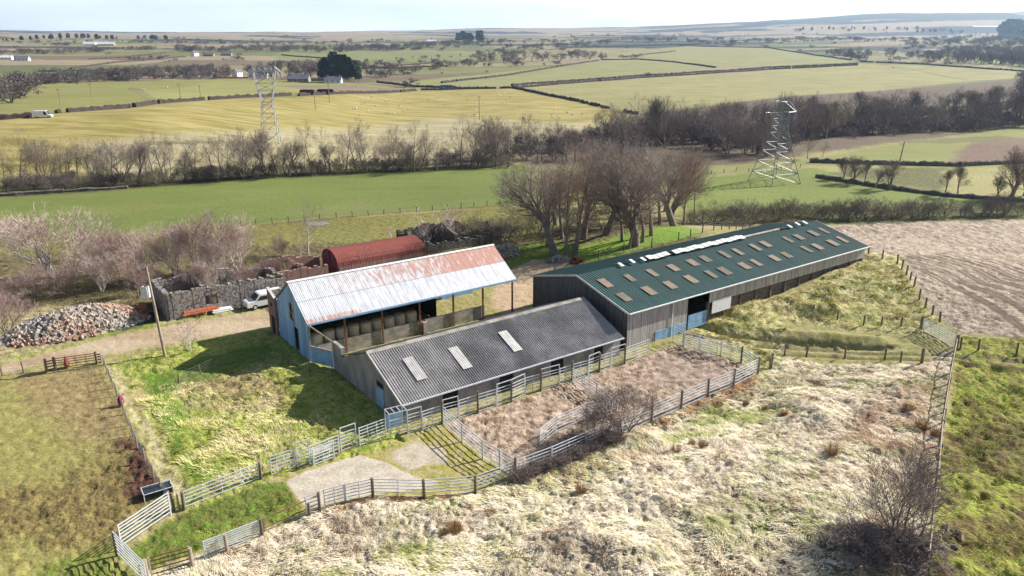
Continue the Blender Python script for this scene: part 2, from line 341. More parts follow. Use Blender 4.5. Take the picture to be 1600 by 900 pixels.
for pts in ([(545,46),(600,41),(700,38),(800,36),(870,35),(870,38),(700,42),(600,46)],[(960,42),(1000,31),(1100,26),(1215,24),(1215,34),(1000,44)],[(1215,34),(1290,27),(1400,19),(1500,20),(1600,24),(1700,24),(1700,34),(1400,30),(1250,38)]): zone(pts,D(104,108,96),D(86,92,86),0,0,40,30)
# valley floor
zone([(-400,330),(0,303),(400,274),(800,256),(835,262),(830,322),(600,332),(400,350),(250,362),(0,378),(-400,400)],D(122,136,70),D(136,148,78),.03,.35,2,1)
zone([(-400,400),(0,378),(400,350),(830,320),(860,330),(860,385),(650,370),(420,400),(200,420),(-400,470)],D(156,152,84),D(132,126,72),.08,0,1,1)
zone([(1080,262),(1250,250),(1600,195),(1800,185),(1800,262),(1480,262),(1270,258),(1100,275)],D(146,152,86),D(164,162,102),.05,.3,2,2)
zone([(1480,255),(1520,222),(1600,215),(1800,210),(1800,262)],D(160,132,112),D(128,108,92),.1,0,2,3)
zone([(1370,222),(1560,212),(1600,216),(1480,224)],D(140,136,84),D(110,104,72),.1,0,1,2,op=.7)
zone([(1060,280),(1270,262),(1480,305),(1800,330),(1800,345),(1060,352)],D(130,144,72),D(146,156,84),.05,.2,2,2)
zone([(1330,262),(1480,262),(1480,300),(1300,272)],D(146,146,92),D(112,104,72),.15,0,2,3)
zone([(1090,330),(1800,325),(1800,343),(1090,350)],D(130,140,72),D(104,98,70),.1,0,2,2)
line([(0,306),(200,293),(400,276),(800,258)],5,D(110,92,76),D(80,66,56),.1,0,2,2)
line([(410,352),(600,333),(830,319)],1.5,D(150,135,85),D(120,100,70),.05,0,.6,.6)
for k_ in range(5): line([(-100,382-k_*15),(200,362-k_*14),(500,338-k_*13),(820,318-k_*11)],.5,D(112,124,66),D(120,130,70),.02,.3,.4,.6,.45)
zone([(420,330),(560,318),(640,322),(520,336)],D(132,136,84),D(142,142,92),.03,.3,2,3,op=.6); zone([(60,330),(220,312),(300,320),(150,338)],D(138,146,82),D(148,150,88),.03,.3,3,4,op=.6)
# farmyard surroundings
zone([(-400,440),(0,400),(420,385),(680,375),(830,370),(1000,340),(1100,345),(1100,380),(840,430),(600,470),(420,490),(0,560),(-400,600)],D(142,132,92),D(120,108,80),.12,0,2,2)
zone([(780,390),(850,375),(900,380),(905,400),(860,420),(800,420)],D(120,150,52),D(140,150,70),.06,0,1,1)
zone([(890,388),(1000,362),(1090,352),(1160,350),(1100,366),(905,412)],D(122,168,46),D(150,168,70),.05,0,1,1)
zone([(1060,352),(1180,342),(1300,345),(1200,352),(1100,364)],D(196,176,140),D(160,150,90),.06,0,1,1)
# stubble field
zone([(1290,352),(1400,346),(1600,343),(1900,343),(1900,540),(1600,530),(1500,522),(1470,500),(1440,462),(1400,405),(1357,396)],D(214,198,176,.68),D(158,138,118),.11,2,.8,.8)
for off in range(0,9):
    P_=[(1372+off*22,404-off*2),(1440+off*28,424-off),(1510+off*36,458),(1600+off*44,520+off*2)]
    for dd_ in (0,1): line([(x+dd_*7,y-dd_*1.5) for x,y in P_],.5,D(104,84,70),D(120,98,82),.02,0,.18,.12,.9)
line([(1330,384),(1480,388),(1600,410),(1800,470)],.5,D(130,108,92),D(150,125,108),0,2,.3,1,.7)
# mound by the long shed, tussock bank and the green field on the right
zone([(1090,505),(1100,490),(1250,455),(1352,392),(1400,400),(1440,470),(1470,505),(1440,520),(1225,500),(1230,560),(1180,575),(1090,520)],D(224,212,160,.7),D(176,174,98,.65),.14,0,.6,1)
zone([(500,797),(585,777),(663,779),(742,772),(805,750),(1018,660),(1186,586),(1230,560),(1440,568),(1493,545),(1470,700),(1446,900),(1430,1000),(100,1000),(238,893),(412,838)],D(246,232,208,.7),D(212,196,160,.66),.12,0,.5,.8)
for pts,a,b,op in (([(1000,880),(1200,700),(1330,740),(1300,900)],D(206,192,150),D(120,135,58),.7),([(1150,790),(1230,770),(1330,830),(1260,860)],D(150,165,80),D(120,140,58),.8),
    ([(1020,660),(1180,588),(1240,600),(1130,660),(960,730),(820,790),(700,800),(840,745)],D(160,172,78),D(200,184,136),.85),
    ([(1180,575),(1250,560),(1310,600),(1200,700),(1120,690)],D(222,208,160),D(150,155,70),.6),
    ([(1310,690),(1440,660),(1465,700),(1440,800),(1360,760)],D(160,165,84),D(196,180,140),.7),
    ([(1360,600),(1480,590),(1470,720),(1300,690)],D(196,160,130),D(150,100,70),.75),
    ([(1170,900),(1240,830),(1400,800),(1440,860),(1430,1000),(1150,1000)],D(150,130,116),D(110,92,80),.85),
    ([(500,830),(640,830),(600,900),(380,900)],D(206,190,160),D(176,156,128),.6),
    ([(740,900),(900,830),(960,880),(900,1000)],D(196,176,150),D(140,120,100),.5)):
    zone(pts,a,b,.15,0,1.2,2,op=op)
line([(810,760),(1020,668),(1186,592)],1.0,D(186,140,96),D(150,105,66),.12,0,.4,.8)
line([(510,800),(590,782),(740,778),(805,758)],.9,D(186,130,86),D(150,110,74),.12,0,.4,.8)
zone([(1497,525),(1530,528),(1600,530),(1900,545),(1900,1000),(1430,1000),(1446,900),(1470,720)],D(158,168,70,.75),D(146,132,76,.7),.14,0,.3,.3)
for pts in ([(1470,690),(1560,650),(1700,700),(1600,740),(1490,730)],[(1450,830),(1600,800),(1700,850),(1500,870)],[(1445,880),(1500,860),(1500,960),(1430,960)]): zone(pts,D(150,140,80),D(112,84,66),.12,0,.8,1.5,op=.8)
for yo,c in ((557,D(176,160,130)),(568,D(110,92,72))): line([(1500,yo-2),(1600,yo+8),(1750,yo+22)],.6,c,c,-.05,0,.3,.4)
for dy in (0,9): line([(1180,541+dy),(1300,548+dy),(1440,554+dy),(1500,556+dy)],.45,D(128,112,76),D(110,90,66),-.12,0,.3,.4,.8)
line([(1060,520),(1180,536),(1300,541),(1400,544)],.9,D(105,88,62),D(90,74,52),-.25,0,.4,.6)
# paddock on the left
zone([(-400,640),(0,586),(76,578),(160,570),(200,645),(264,775),(178,860),(240,1000),(-400,1100)],D(166,160,96,.72),D(150,142,84,.68),.05,0,.3,.3)
zone([(20,585),(160,572),(205,655),(225,720),(150,690),(60,640)],D(184,160,118),D(150,128,92),.06,0,2,2.5,op=.8)
zone([(80,750),(180,700),(240,690),(262,775),(178,850),(100,870),(0,850),(-100,860),(-100,780)],D(150,132,82,.7),D(116,92,66,.65),.12,0,2,3,op=.75)
zone([(190,690),(235,690),(262,770),(215,770)],D(128,94,78),D(92,66,56),.16,0,.8,1.2)
zone([(60,880),(178,850),(235,1000),(0,1000)],D(128,145,62),D(150,150,80),.08,0,.5,1)
# rough grass between paddock and sheds
zone([(164,572),(250,545),(415,515),(560,600),(636,690),(560,712),(424,745),(285,795),(272,785)],D(142,164,64,.7),D(190,184,108,.7),.12,0,.3,.5)
zone([(164,572),(184,572),(230,650),(295,765),(280,785),(262,770)],D(226,212,168),D(176,170,100),.06,0,.3,.3)
zone([(205,595),(250,600),(225,640),(215,640)],D(206,180,140),D(184,170,110),.03,0,.4,.6)
zone([(215,575),(290,600),(285,700),(360,740),(300,755),(250,660)],D(122,158,54),D(140,165,66),.05,0,.5,.6)
zone([(280,590),(400,580),(450,610),(430,640),(330,640),(275,625)],D(206,188,140),D(176,160,110),.14,0,.5,.6)
zone([(235,595),(300,560),(420,540),(415,570),(300,600),(240,620)],D(96,130,44),D(120,140,60),.06,0,.6,.6,op=.8)
zone([(285,803),(405,758),(448,750),(475,800),(412,822),(232,890),(196,862)],D(122,150,60),D(132,130,72),.08,0,.2,.3)
# concrete, moss and the rubble floor of the pens
zone([(420,748),(560,712),(640,690),(692,664),(805,748),(742,772),(663,778),(583,776),(505,793),(478,800),(445,752)],D(168,160,74),D(196,184,130),.03,0,.2,.4)
zone([(447,752),(480,735),(560,711),(600,722),(650,745),(690,752),(660,765),(583,772),(505,790),(480,795)],D(228,216,196),D(206,194,174),.0,0,.08,.15)
zone([(612,706),(650,690),(690,700),(700,722),(640,735),(615,720)],D(222,208,186),D(196,182,160),.0,0,.25,.4)
zone([(694,664),(1016,554),(1062,538),(1155,566),(1183,584),(1018,658),(805,746)],D(206,184,162,.7),D(150,126,106,.65),.09,0,.2,.3)
zone([(1040,555),(1140,575),(1100,600),(1000,600)],D(196,176,164),D(150,128,116),.04,0,1,1.5,op=.6)
# dirt track and yard
zone([(-400,640),(0,572),(160,528),(250,509),(330,497),(412,484),(430,500),(416,512),(255,540),(160,556),(82,566),(0,584),(-400,660)],D(212,192,162),D(190,166,134),.03,1,.4,.5)
zone([(-200,560),(60,545),(250,500),(420,478),(412,484),(250,509),(160,528),(0,570),(-200,600)],D(160,168,80),D(200,186,140),.08,0,.5,.6)
zone([(-100,500),(60,480),(200,470),(215,500),(160,522),(0,560),(-100,570)],D(206,190,150),D(160,150,100),.12,0,.6,1)
zone([(160,515),(250,500),(240,512),(140,530)],D(150,170,70),D(140,150,70),.05,0,.4,.4)
zone([(770,480),(770,440),(830,405),(905,408),(850,440),(835,470),(800,500)],D(222,198,166),D(200,172,140),.03,0,.5,.5)
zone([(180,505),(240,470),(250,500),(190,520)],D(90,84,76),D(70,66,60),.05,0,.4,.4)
# tussock relief, ruts and small mounds
def relief(x,y,a):
    n1=fbm(x/.9,y/.9,21,3)-.5; n2=fbm(x/.38,y/.38,22,2); n3=fbm(x/3.5+.3*y/3.5,y/2.2,23,3)-.5
    pit=-np.clip(n2-.55,0,1)*6+np.clip(.42-n2,0,1)*3
    return a*(2.9*n1+pit*.8+np.where(a>.1,3.0,0)*n3)
def extra(x,y):
    z=np.zeros_like(x)
    for pts,wid,dep in BUMPS:
        d=np.full(x.shape,1e9)
        for (ax,ay),(bx,by) in zip(pts[:-1],pts[1:]):
            ex,ey=bx-ax,by-ay; t=np.clip(((x-ax)*ex+(y-ay)*ey)/max(ex*ex+ey*ey,1e-9),0,1); d=np.minimum(d,np.hypot(x-ax-t*ex,y-ay-t*ey))
        z=z+dep*np.exp(-(d/wid)**2)
    return z
BUMPS=[([(PX(*p).x,PX(*p).y) for p in pts],w,d) for pts,w,d in (
 ([(1090,508),(1150,524),(1230,533),(1300,538),(1385,543)],.55,-.8),([(1090,498),(1150,512),(1230,522),(1300,526),(1370,532)],.9,.45),
 ([(1180,541),(1300,548),(1440,554),(1500,556)],.28,-.22),([(1180,551),(1300,557),(1440,563),(1500,565)],.28,-.22),
 ([(1150,492),(1230,476)],2.0,.9),([(1275,488),(1300,484)],1.5,.8),([(1175,505),(1200,500)],1.2,.6),
 ([(1500,558),(1600,566),(1750,580)],.3,-.25),([(1500,570),(1600,580),(1750,596)],.3,-.2),
 ([(560,805),(760,790),(1000,690)],1.6,.4),([(900,840),(1010,870)],1.5,.5),([(1240,620),(1280,650)],1.6,.5),([(1010,770),(1100,820)],1.2,.4))]
fade=1-ss(120,260,RDf)
GZ=zt(GX,GY)+fade*(relief(GX,GY,amp)+extra(GX,GY))
me=bpy.data.meshes.new('ground'); me.vertices.add(N); me.vertices.foreach_set('co',np.stack([GX,GY,GZ],1).ravel().astype(np.float32))
ii,kk=np.meshgrid(np.arange(NR-1),np.arange(NA),indexing='ij'); k2=(kk+1)%NA
q=np.stack([ii*NA+kk,(ii+1)*NA+kk,(ii+1)*NA+k2,ii*NA+k2],-1).reshape(-1,4)[:,::-1].astype(np.int32)
me.loops.add(q.size); me.loops.foreach_set('vertex_index',q.ravel()); me.polygons.add(len(q)); me.polygons.foreach_set('loop_start',np.arange(0,q.size,4,dtype=np.int32))
me.update(calc_edges=True); me.polygons.foreach_set('use_smooth',np.ones(len(q),bool))
for nm,ar in (('colA',cA),('colB',cB)):
    a=me.attributes.new(nm,'FLOAT_COLOR','POINT'); a.data.foreach_set('color',np.concatenate([ar,np.ones((N,1))],1).ravel().astype(np.float32))
for nm,ar in (('amp',amp),('stk',stk)):
    a=me.attributes.new(nm,'FLOAT','POINT'); a.data.foreach_set('value',ar.astype(np.float32))
def groundmat():
    m=bpy.data.materials.new('ground'); m.use_nodes=True; t=m.node_tree;n=t.nodes;l=t.links;b=n['Principled BSDF']; b.inputs['Roughness'].default_value=.95; b.inputs['Specular IOR Level'].default_value=.15
    def at(nm): q=n.new('ShaderNodeAttribute'); q.attribute_name=nm; return q
    g=n.new('ShaderNodeNewGeometry')
    def noise(sc,st=(1,1,1),det=6,rz=0,ro=.6):
        mp=n.new('ShaderNodeMapping'); mp.inputs['Scale'].default_value=st; mp.inputs['Rotation'].default_value=(0,0,rz); l.new(g.outputs['Position'],mp.inputs[0])
        q=n.new('ShaderNodeTexNoise'); q.inputs['Scale'].default_value=sc; q.inputs['Detail'].default_value=det; q.inputs['Roughness'].default_value=ro; l.new(mp.outputs[0],q.inputs[0]); return q.outputs[0]
    def MR(s,a,c,d=0,e=1):
        r=n.new('ShaderNodeMapRange'); r.inputs[1].default_value=a;r.inputs[2].default_value=c;r.inputs[3].default_value=d;r.inputs[4].default_value=e; l.new(s,r.inputs[0]); return r.outputs[0]
    def MXF(f,a,c):
        x=n.new('ShaderNodeMix'); x.data_type='FLOAT'; l.new(f,x.inputs[0]); l.new(a,x.inputs[2]); l.new(c,x.inputs[3]); return x.outputs[0]
    n1=noise(1.1,(1,1,.3),8); n2=noise(.05,(1,4.5,1),5,R(-8)); n3=noise(1.5,(1,.35,1),8,R(-34),.7)
    s1=MR(at('stk').outputs['Fac'],0,1); s2=MR(at('stk').outputs['Fac'],1,2)
    f=MXF(s1,n1,n2); f=MXF(s2,f,n3)
    f=MR(f,.40,.60)
    x=n.new('ShaderNodeMix'); x.data_type='RGBA'; l.new(f,x.inputs[0]); l.new(at('colA').outputs['Color'],x.inputs[6]); l.new(at('colB').outputs['Color'],x.inputs[7])
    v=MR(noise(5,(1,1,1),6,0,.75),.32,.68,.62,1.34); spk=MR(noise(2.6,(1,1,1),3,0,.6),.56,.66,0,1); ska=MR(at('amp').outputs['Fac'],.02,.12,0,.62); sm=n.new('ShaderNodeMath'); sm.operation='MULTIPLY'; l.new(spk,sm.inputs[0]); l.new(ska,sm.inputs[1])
    sx=n.new('ShaderNodeMix'); sx.data_type='RGBA'; sx.inputs[7].default_value=(.055,.042,.03,1); l.new(sm.outputs[0],sx.inputs[0]); l.new(x.outputs[2],sx.inputs[6]); x=sx  # dark soil specks that also paint small sun shadows into the ground colour
    v2=MR(noise(.02,(1,1.6,1),4),.3,.7,.88,1.12)
    mu=n.new('ShaderNodeMath'); mu.operation='MULTIPLY'; l.new(v,mu.inputs[0]); l.new(v2,mu.inputs[1])
    cx=n.new('ShaderNodeVectorMath'); cx.operation='SCALE'; l.new(x.outputs[2],cx.inputs[0]); l.new(mu.outputs[0],cx.inputs['Scale']); l.new(cx.outputs[0],b.inputs['Base Color'])
    bp=n.new('ShaderNodeBump'); bp.inputs['Distance'].default_value=.25; l.new(noise(4.5,(1,1,1),5),bp.inputs['Height']); l.new(MR(at('amp').outputs['Fac'],0,.12,.05,.8),bp.inputs['Strength']); l.new(bp.outputs[0],b.inputs['Normal'])
    return m
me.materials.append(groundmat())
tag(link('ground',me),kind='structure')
# grass blades: only where rough grass grows
def blades(name,polys,count,seed,hmin,hmax,wid,cols,lean,label,cat,clump=.5,gr=1.0,flow=1.0):
    rng=np.random.default_rng(seed); XS=[];YS=[];PP=[W2(p) for p in polys]
    ar=[abs(sum(p[i].x*p[(i+1)%len(p)].y-p[(i+1)%len(p)].x*p[i].y for i in range(len(p))))/2 for p in PP]
    for P,a in zip(PP,ar):
        xs=[p.x for p in P];ys=[p.y for p in P]; bb=(max(xs)-min(xs))*(max(ys)-min(ys)); c=int(count*a/sum(ar)*bb/max(a,1e-6))
        x=rng.uniform(min(xs),max(xs),c);y=rng.uniform(min(ys),max(ys),c); m=sdist(P,x,y)>0.05
        XS.append(x[m]);YS.append(y[m])
    x=np.concatenate(XS);y=np.concatenate(YS)
    keep=fbm(x/1.1,y/1.1,seed+3,3)+rng.uniform(-.25,.25,len(x))>clump; x=x[keep];y=y[keep]; n=len(x)
    z=zt(x,y)+relief(x,y,np.full(len(x),.11*gr))+extra(x,y)-.03
    h=rng.uniform(hmin,hmax,n)*(.55+.9*fbm(x/2.3,y/2.3,seed+9,2)); th=rng.uniform(0,2*pi,n)*(1-flow)+flow*((fbm(x/4.5,y/4.5,seed+5,2)-.5)*8+3.6+rng.normal(0,.4,n))
    ln=np.clip(rng.normal(lean,.22,n),.05,1.5); dx=np.cos(th)*np.sin(ln);dy=np.sin(th)*np.sin(ln);dz=np.cos(ln)
    wx=-np.sin(th)*wid;wy=np.cos(th)*wid
    P0=np.stack([x-wx,y-wy,z],1);P1=np.stack([x+wx,y+wy,z],1)
    P2=np.stack([x+wx*.7+dx*h*.55,y+wy*.7+dy*h*.55,z+dz*h*.62],1);P3=np.stack([x-wx*.7+dx*h*.55,y-wy*.7+dy*h*.55,z+dz*h*.62],1)
    P4=np.stack([x+dx*h*1.1,y+dy*h*1.1,z+dz*h*.86],1)
    V=np.stack([P0,P1,P2,P3,P4],1).reshape(-1,3).astype(np.float32)
    b=(np.arange(n)*5)[:,None]; lo=np.concatenate([b+np.array([0,1,2,3]),b+np.array([3,2,4])],1).ravel().astype(np.int32)
    st=np.stack([np.arange(n)*7,np.arange(n)*7+4],1).ravel().astype(np.int32)
    mm=bpy.data.meshes.new(name); mm.vertices.add(5*n); mm.vertices.foreach_set('co',V.ravel()); mm.loops.add(len(lo)); mm.loops.foreach_set('vertex_index',lo); mm.polygons.add(2*n); mm.polygons.foreach_set('loop_start',st); mm.update(calc_edges=True)
    cc=np.array(cols); sel=fbm(x/2.6,y/2.6,seed+1,4)*1.5-.25+rng.uniform(-.22,.22,n); idx=np.clip(sel*len(cc),0,len(cc)-1).astype(int)
    col=cc[idx]*rng.uniform(.8,1.15,n)[:,None]; col=np.repeat(np.concatenate([col,np.ones((n,1))],1),5,0)
    a=mm.attributes.new('col','FLOAT_COLOR','POINT'); a.data.foreach_set('color',col.ravel().astype(np.float32))
    if 'blade' not in M:
        m=bpy.data.materials.new('grass_blades'); m.use_nodes=True; t=m.node_tree; q=t.nodes.new('ShaderNodeAttribute'); q.attribute_name='col'; b_=t.nodes['Principled BSDF']; b_.inputs['Roughness'].default_value=.9; b_.inputs['Specular IOR Level'].default_value=.08
        t.links.new(q.outputs['Color'],b_.inputs['Base Color']); M['blade']=m
    mm.materials.append(M['blade']); return tag(link(name,mm),label,cat,kind='stuff')
TUSS=[(500,797),(585,779),(663,781),(742,775),(805,756),(1018,664),(1186,590),(1230,562),(1440,572),(1488,560),(1466,700),(1442,900),(1430,1000),(100,1000),(238,897),(412,842)]
SC=[D(140,160,66,.8),D(212,206,136,.85),D(248,234,208,.85),D(250,240,218,.9),D(246,228,198,.85),D(222,194,164,.8),D(160,130,104)]
blades('tussock_grass',[TUSS],300000,5,.18,.38,.016,SC,1.27,'bleached straw coloured tussock grass over the bank in the foreground','grass',.40)
blades('rough_grass',[[(1090,518),(1100,495),(1250,458),(1350,396),(1398,404),(1438,470),(1462,505),(1440,516),(1230,500),(1230,556),(1184,570)],[(200,600),(300,600),(420,560),(470,600),(560,700),(424,738),(290,785),(250,700)]],90000,9,.15,.4,.017,[D(120,148,56,.75),D(164,174,76,.75),D(214,206,130,.8),D(236,222,164,.8),D(244,230,182,.8),D(214,186,142)],.9,'mixed green and straw rough grass around the sheds','grass',.45)
blades('pasture_grass',[[(1500,572),(1600,575),(1750,585),(1750,1000),(1440,1000),(1455,860)],[(288,803),(405,762),(445,752),(473,800),(232,886),(200,862)]],90000,13,.06,.14,.014,[D(124,150,58,.8),D(144,168,64,.8),D(176,184,84,.8),D(150,150,80,.7)],.6,'short green pasture grass in the right hand field and by the gates','grass',.42,.5)

# ------------------------------------------------------------------ farm buildings (local x along the shed, y away from the camera, origin at the near front corner)
def root_at(name,P0,W_,label,cat): return empty(name,(P0[0]+VX*W_,P0[1]+VY*W_,0),TH,label,cat)
def corrugated(x0,x1,pa,pb,pitch,amp_,sheet=0,jit=.0,thick=True,seed=1):
    # sheet from edge pa (y,z) to edge pb (y,z), ridges running down the slope
    rng=random.Random(seed); mb=MB(); ny=pb[1]-pa[1]; dy=pb[0]-pa[0]; Ls=math.hypot(ny,dy); nn=(-ny/Ls,dy/Ls)
    if nn[1]<0: nn=(-nn[0],-nn[1])
    ns=int((x1-x0)/pitch); rows=[]; K=6
    for i in range(ns*K+1):
        x=x0+(x1-x0)*i/(ns*K); rows.append((x,amp_*cos(2*pi*i/K)))
    m=4
    for t in range(m+1):
        f=t/m; sag=rng.uniform(-jit,jit) if 0<t<m else 0
        for x,a in rows:
            h=a+sag*sin(x*.7+t); mb.v.append((x,pa[0]+dy*f+nn[0]*h,pa[1]+ny*f+nn[1]*h))
    k=len(rows)
    for t in range(m):
        for i in range(k-1): mb.f.append((t*k+i,t*k+i+1,(t+1)*k+i+1,(t+1)*k+i))
    return mb
def slope_pt(px,py,root,L0,pa,pb):
    # photo pixel -> (x, fraction) on a roof slope running from pa to pb
    r=ray(px,py); ox,oy=root.location.x,root.location.y
    o=np.array([(0-ox)*UX+(0-oy)*UY, -((0-ox)*VX+(0-oy)*VY), CAMH]); d=np.array([r[0]*UX+r[1]*UY,-(r[0]*VX+r[1]*VY),r[2]])
    n=np.array([0,-(pb[1]-pa[1]),pb[0]-pa[0]]); t=np.dot(n,np.array([0,pa[0],pa[1]])-o)/np.dot(n,d); p=o+d*t
    return p[0],(p[1]-pa[0])/(pb[0]-pa[0])
def panel(px,py,root,pa,pb,lx,ls,lift=.09,name='roof_light',m='skyl'):
    x,f=slope_pt(px,py,root,0,pa,pb); dy=pb[0]-pa[0];dz=pb[1]-pa[1];Ls=math.hypot(dy,dz)
    f0=f-ls/2/Ls;f1=f+ls/2/Ls; n=(-dz/Ls*lift,dy/Ls*lift); mb=MB()
    k=max(3,int(lx/.177)*4)
    for t,ff in enumerate((f0,f1)):
        for i in range(k+1):
            h=.012*cos(2*pi*i/4); mb.v.append((x-lx/2+lx*i/k,pa[0]+dy*ff+n[0]+n[0]/lift*h,pa[1]+dz*ff+n[1]+n[1]/lift*h))
    for i in range(k): mb.f.append((i,i+1,k+2+i,k+1+i))
    return mb.build(name,M[m],root)
# long green roofed shed
GL,GW,GE,GR_=45.3,16.0,4.2,6.26
gs=root_at('green_roof_shed',(2.52,84.05),GW,'very long timber clad shed with dark green roof and brown rooflights','shed')
pa=(-.35,GE-.05);pb=(GW/2,GR_);pc2=(GW+.3,GE-.05)
rf=corrugated(-.2,GL+.2,pa,pb,.177*2,.03).build('front_roof_slope',M['greenroof'],gs)
corrugated(-.2,GL+.2,pb,pc2,.177*2,.03).build('rear_roof_slope',M['greenroof'],gs)
UP=[(946,443),(984,435),(1019,427),(1052,419),(1082,411),(1102,405),(1132,398),(1153,394),(1180,387),(1196,382),(1231,375),(1248,371),(1271,365),(1287,361)]
LO=[(975,465),(1014,455),(1047,446),(1080,437),(1111,429),(1132,424),(1163,416),(1181,411),(1210,404),(1229,399),(1260,390),(1277,386),(1301,380),(1316,375)]
for x,y in UP+LO: panel(x,y,gs,pa,pb,random.choice((.8,1.05,1.05,1.1)),1.7+random.uniform(-.2,.15),.095,'roof_light',random.choice(('skyl','skyl','skylo')))
# broken translucent ridge
for i in range(46):
    x=6.0+i*.9
    if x>43: break
    if 6<=x<10.5:
        if i%2: continue
    elif 13.2<x<15: continue
    elif 28<x<36.5: continue
    elif 36.5<x<38.2: continue
    elif x>=38.2 and i%2: continue
    w=.86 if x<28 or True else .5
    lift=.13+.05*(i%3); rs=MB().prism([(GW/2-.75,GR_-.02+lift),(GW/2,GR_+.2+lift),(GW/2+.55,GR_+lift-.02),(GW/2+.55,GR_+lift-.05),(GW/2,GR_+.16+lift),(GW/2-.75,GR_-.06+lift)],x,x+w*(.5 if (x<10.5 or x>38) else 1),'x'); rs.build('white_ridge_sheet',M['ridgew'],gs)
rc=MB().prism([(GW/2-.3,GR_+.03),(GW/2,GR_+.13),(GW/2+.3,GR_+.03),(GW/2+.3,GR_+.0),(GW/2,GR_+.09),(GW/2-.3,GR_+.0)],28.2,36.6,'x'); rc.build('ridge_capping',M['conc'],gs)
MB().box(13.3,15.0,GW/2-.5,GW/2+.3,GR_+.06,GR_+.11).build('ridge_gap',M['dark'],gs); MB().box(36.7,38.3,GW/2-.5,GW/2+.3,GR_+.06,GR_+.11).build('ridge_gap',M['dark'],gs)
# front wall pieces
F0=.0
MB().box(.02,9.2,F0,F0+.08,.0,GE-.06).build('tall_boarding',M['board'],gs)
kd=MB().box(4.2,9.1,F0-.07,F0-.005,.0,1.1); kd.build('kick_panel',M['bluedoor'],gs)
MB().box(6.6,6.72,F0-.14,F0-.08,0,4.0).build('door_rail_post',M['galv'],gs)
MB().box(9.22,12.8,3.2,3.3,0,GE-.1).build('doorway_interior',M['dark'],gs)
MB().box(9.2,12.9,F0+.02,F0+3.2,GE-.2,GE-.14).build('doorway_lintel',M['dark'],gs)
dd=MB().box(9.6,12.7,F0+.1,F0+.17,0.05,1.75); dd.build('blue_gate_panel',M['bluedoor'],gs)
MB().box(12.85,GL,F0,F0+.08,GE-1.65,GE-.06).build('upper_boarding',M['board'],gs)
MB().box(12.85,GL,F0+.35,F0+.5,0,GE-1.6).build('sleeper_wall',M['sleeper'],gs)
for i in range(12):
    x=12.9+i*(GL-13.1)/11; MB().box(x-.12,x+.12,F0+.1,F0+.34,0,GE-1.652).build('wall_post',M['wood'],gs)
ws=MB().box(13.3,16.6,F0-.12,F0-.06,1.2,2.75); ws.build('loose_white_sheet',M['white'],gs)
g2=MB().box(-.2,GL+.2,-.5,-.36,GE-.12,GE-.01); g2.build('gutter',M['white'],gs)
# gable ends
gp=[(.1,0),(GW-.1,0),(GW-.1,GE-.08),(GW/2,GR_-.1),(.1,GE-.08)]
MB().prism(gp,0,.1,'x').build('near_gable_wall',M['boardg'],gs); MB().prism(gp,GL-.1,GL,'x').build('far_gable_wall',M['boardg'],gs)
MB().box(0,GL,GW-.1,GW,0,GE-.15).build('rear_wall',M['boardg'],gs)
for a,b in ((pa,pb),(pb,pc2)):
    bv=MB(); bv.prism([(a[0],a[1]+.05),(b[0],b[1]+.05),(b[0],b[1]-.16),(a[0],a[1]-.16)],-.26,-.2,'x'); bv.build('barge_board',M['skylw'],gs); bv=MB(); bv.prism([(a[0],a[1]+.05),(b[0],b[1]+.05),(b[0],b[1]-.16),(a[0],a[1]-.16)],GL+.2,GL+.26,'x'); bv.build('barge_board',M['skylw'],gs)
# pale open fronted barn
BL,BW,BE,BR=25.3,8.95,4.26,7.32
ba=root_at('open_front_barn',(-25.48,75.29),BW,'tall open fronted hay barn with pale rust streaked tin roof and blue gable','barn')
qa=(-.3,BE-.1);qb=(BW/2,BR);qc=(BW+.3,BE-.1)
corrugated(-.15,BL+.15,qa,qb,.2,.007).build('front_roof_slope',M['barnroof'],ba)
corrugated(-.15,BL+.15,qb,qc,.2,.018).build('rear_roof_slope',M['barnroof'],ba)
MB().prism([(BW/2-.22,BR-.04),(BW/2,BR+.08),(BW/2+.22,BR-.04),(BW/2+.22,BR-.08),(BW/2,BR+.04),(BW/2-.22,BR-.08)],-.2,BL+.2,'x').build('ridge_capping',M['ridgew'],ba)
# blue gable with a window opening (built as pieces round the opening) and a doorway
w0,w1,wz0,wz1=3.9,5.0,3.1,5.0; zr=lambda y: BE-.12+(BR-BE)*(y/(BW/2) if y<BW/2 else (BW-y)/(BW/2))-.05
G=MB()
G.prism([(0,0),(3.0,0),(3.0,2.6),(w0,2.6),(w0,zr(w0)),(0,zr(0))],0,.07,'x'); G.prism([(w0,2.6),(w1,2.6),(w1,wz0),(w0,wz0)],.0,.07,'x')
G.prism([(w0,wz1),(w1,wz1),(w1,zr(w1)),(BW/2,zr(BW/2)),(w0,zr(w0))],0,.07,'x'); G.prism([(w1,2.6),(BW,2.6),(BW,zr(BW)),(w1,zr(w1))],0,.07,'x')
G.prism([(4.1,0),(BW-.2,0),(BW-.2,2.597),(4.1,2.597)],-.03,.04,'x')
G.build('blue_gable_wall',M['bluemetal'],ba)
wd=MB().box(.1,.16,w0,w1,wz0,wz1); wd=wd.build('gable_window',M['glass'],ba)
fr=MB().box(-.02,.05,w0-.05,w0+.03,wz0,wz1).box(-.02,.05,w1-.03,w1+.05,wz0,wz1).box(-.02,.05,w0+.03,w1-.03,3.95,4.03); fr.build('window_frame',M['woodpale'],wd)
MB().box(.2,.26,3.0,4.1,0,2.6).build('gable_doorway',M['dark'],ba)
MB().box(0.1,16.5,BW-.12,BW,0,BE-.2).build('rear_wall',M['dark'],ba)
MB().box(16.4,16.5,3.2,BW-.15,0,BE).build('inner_partition',M['dark'],ba)
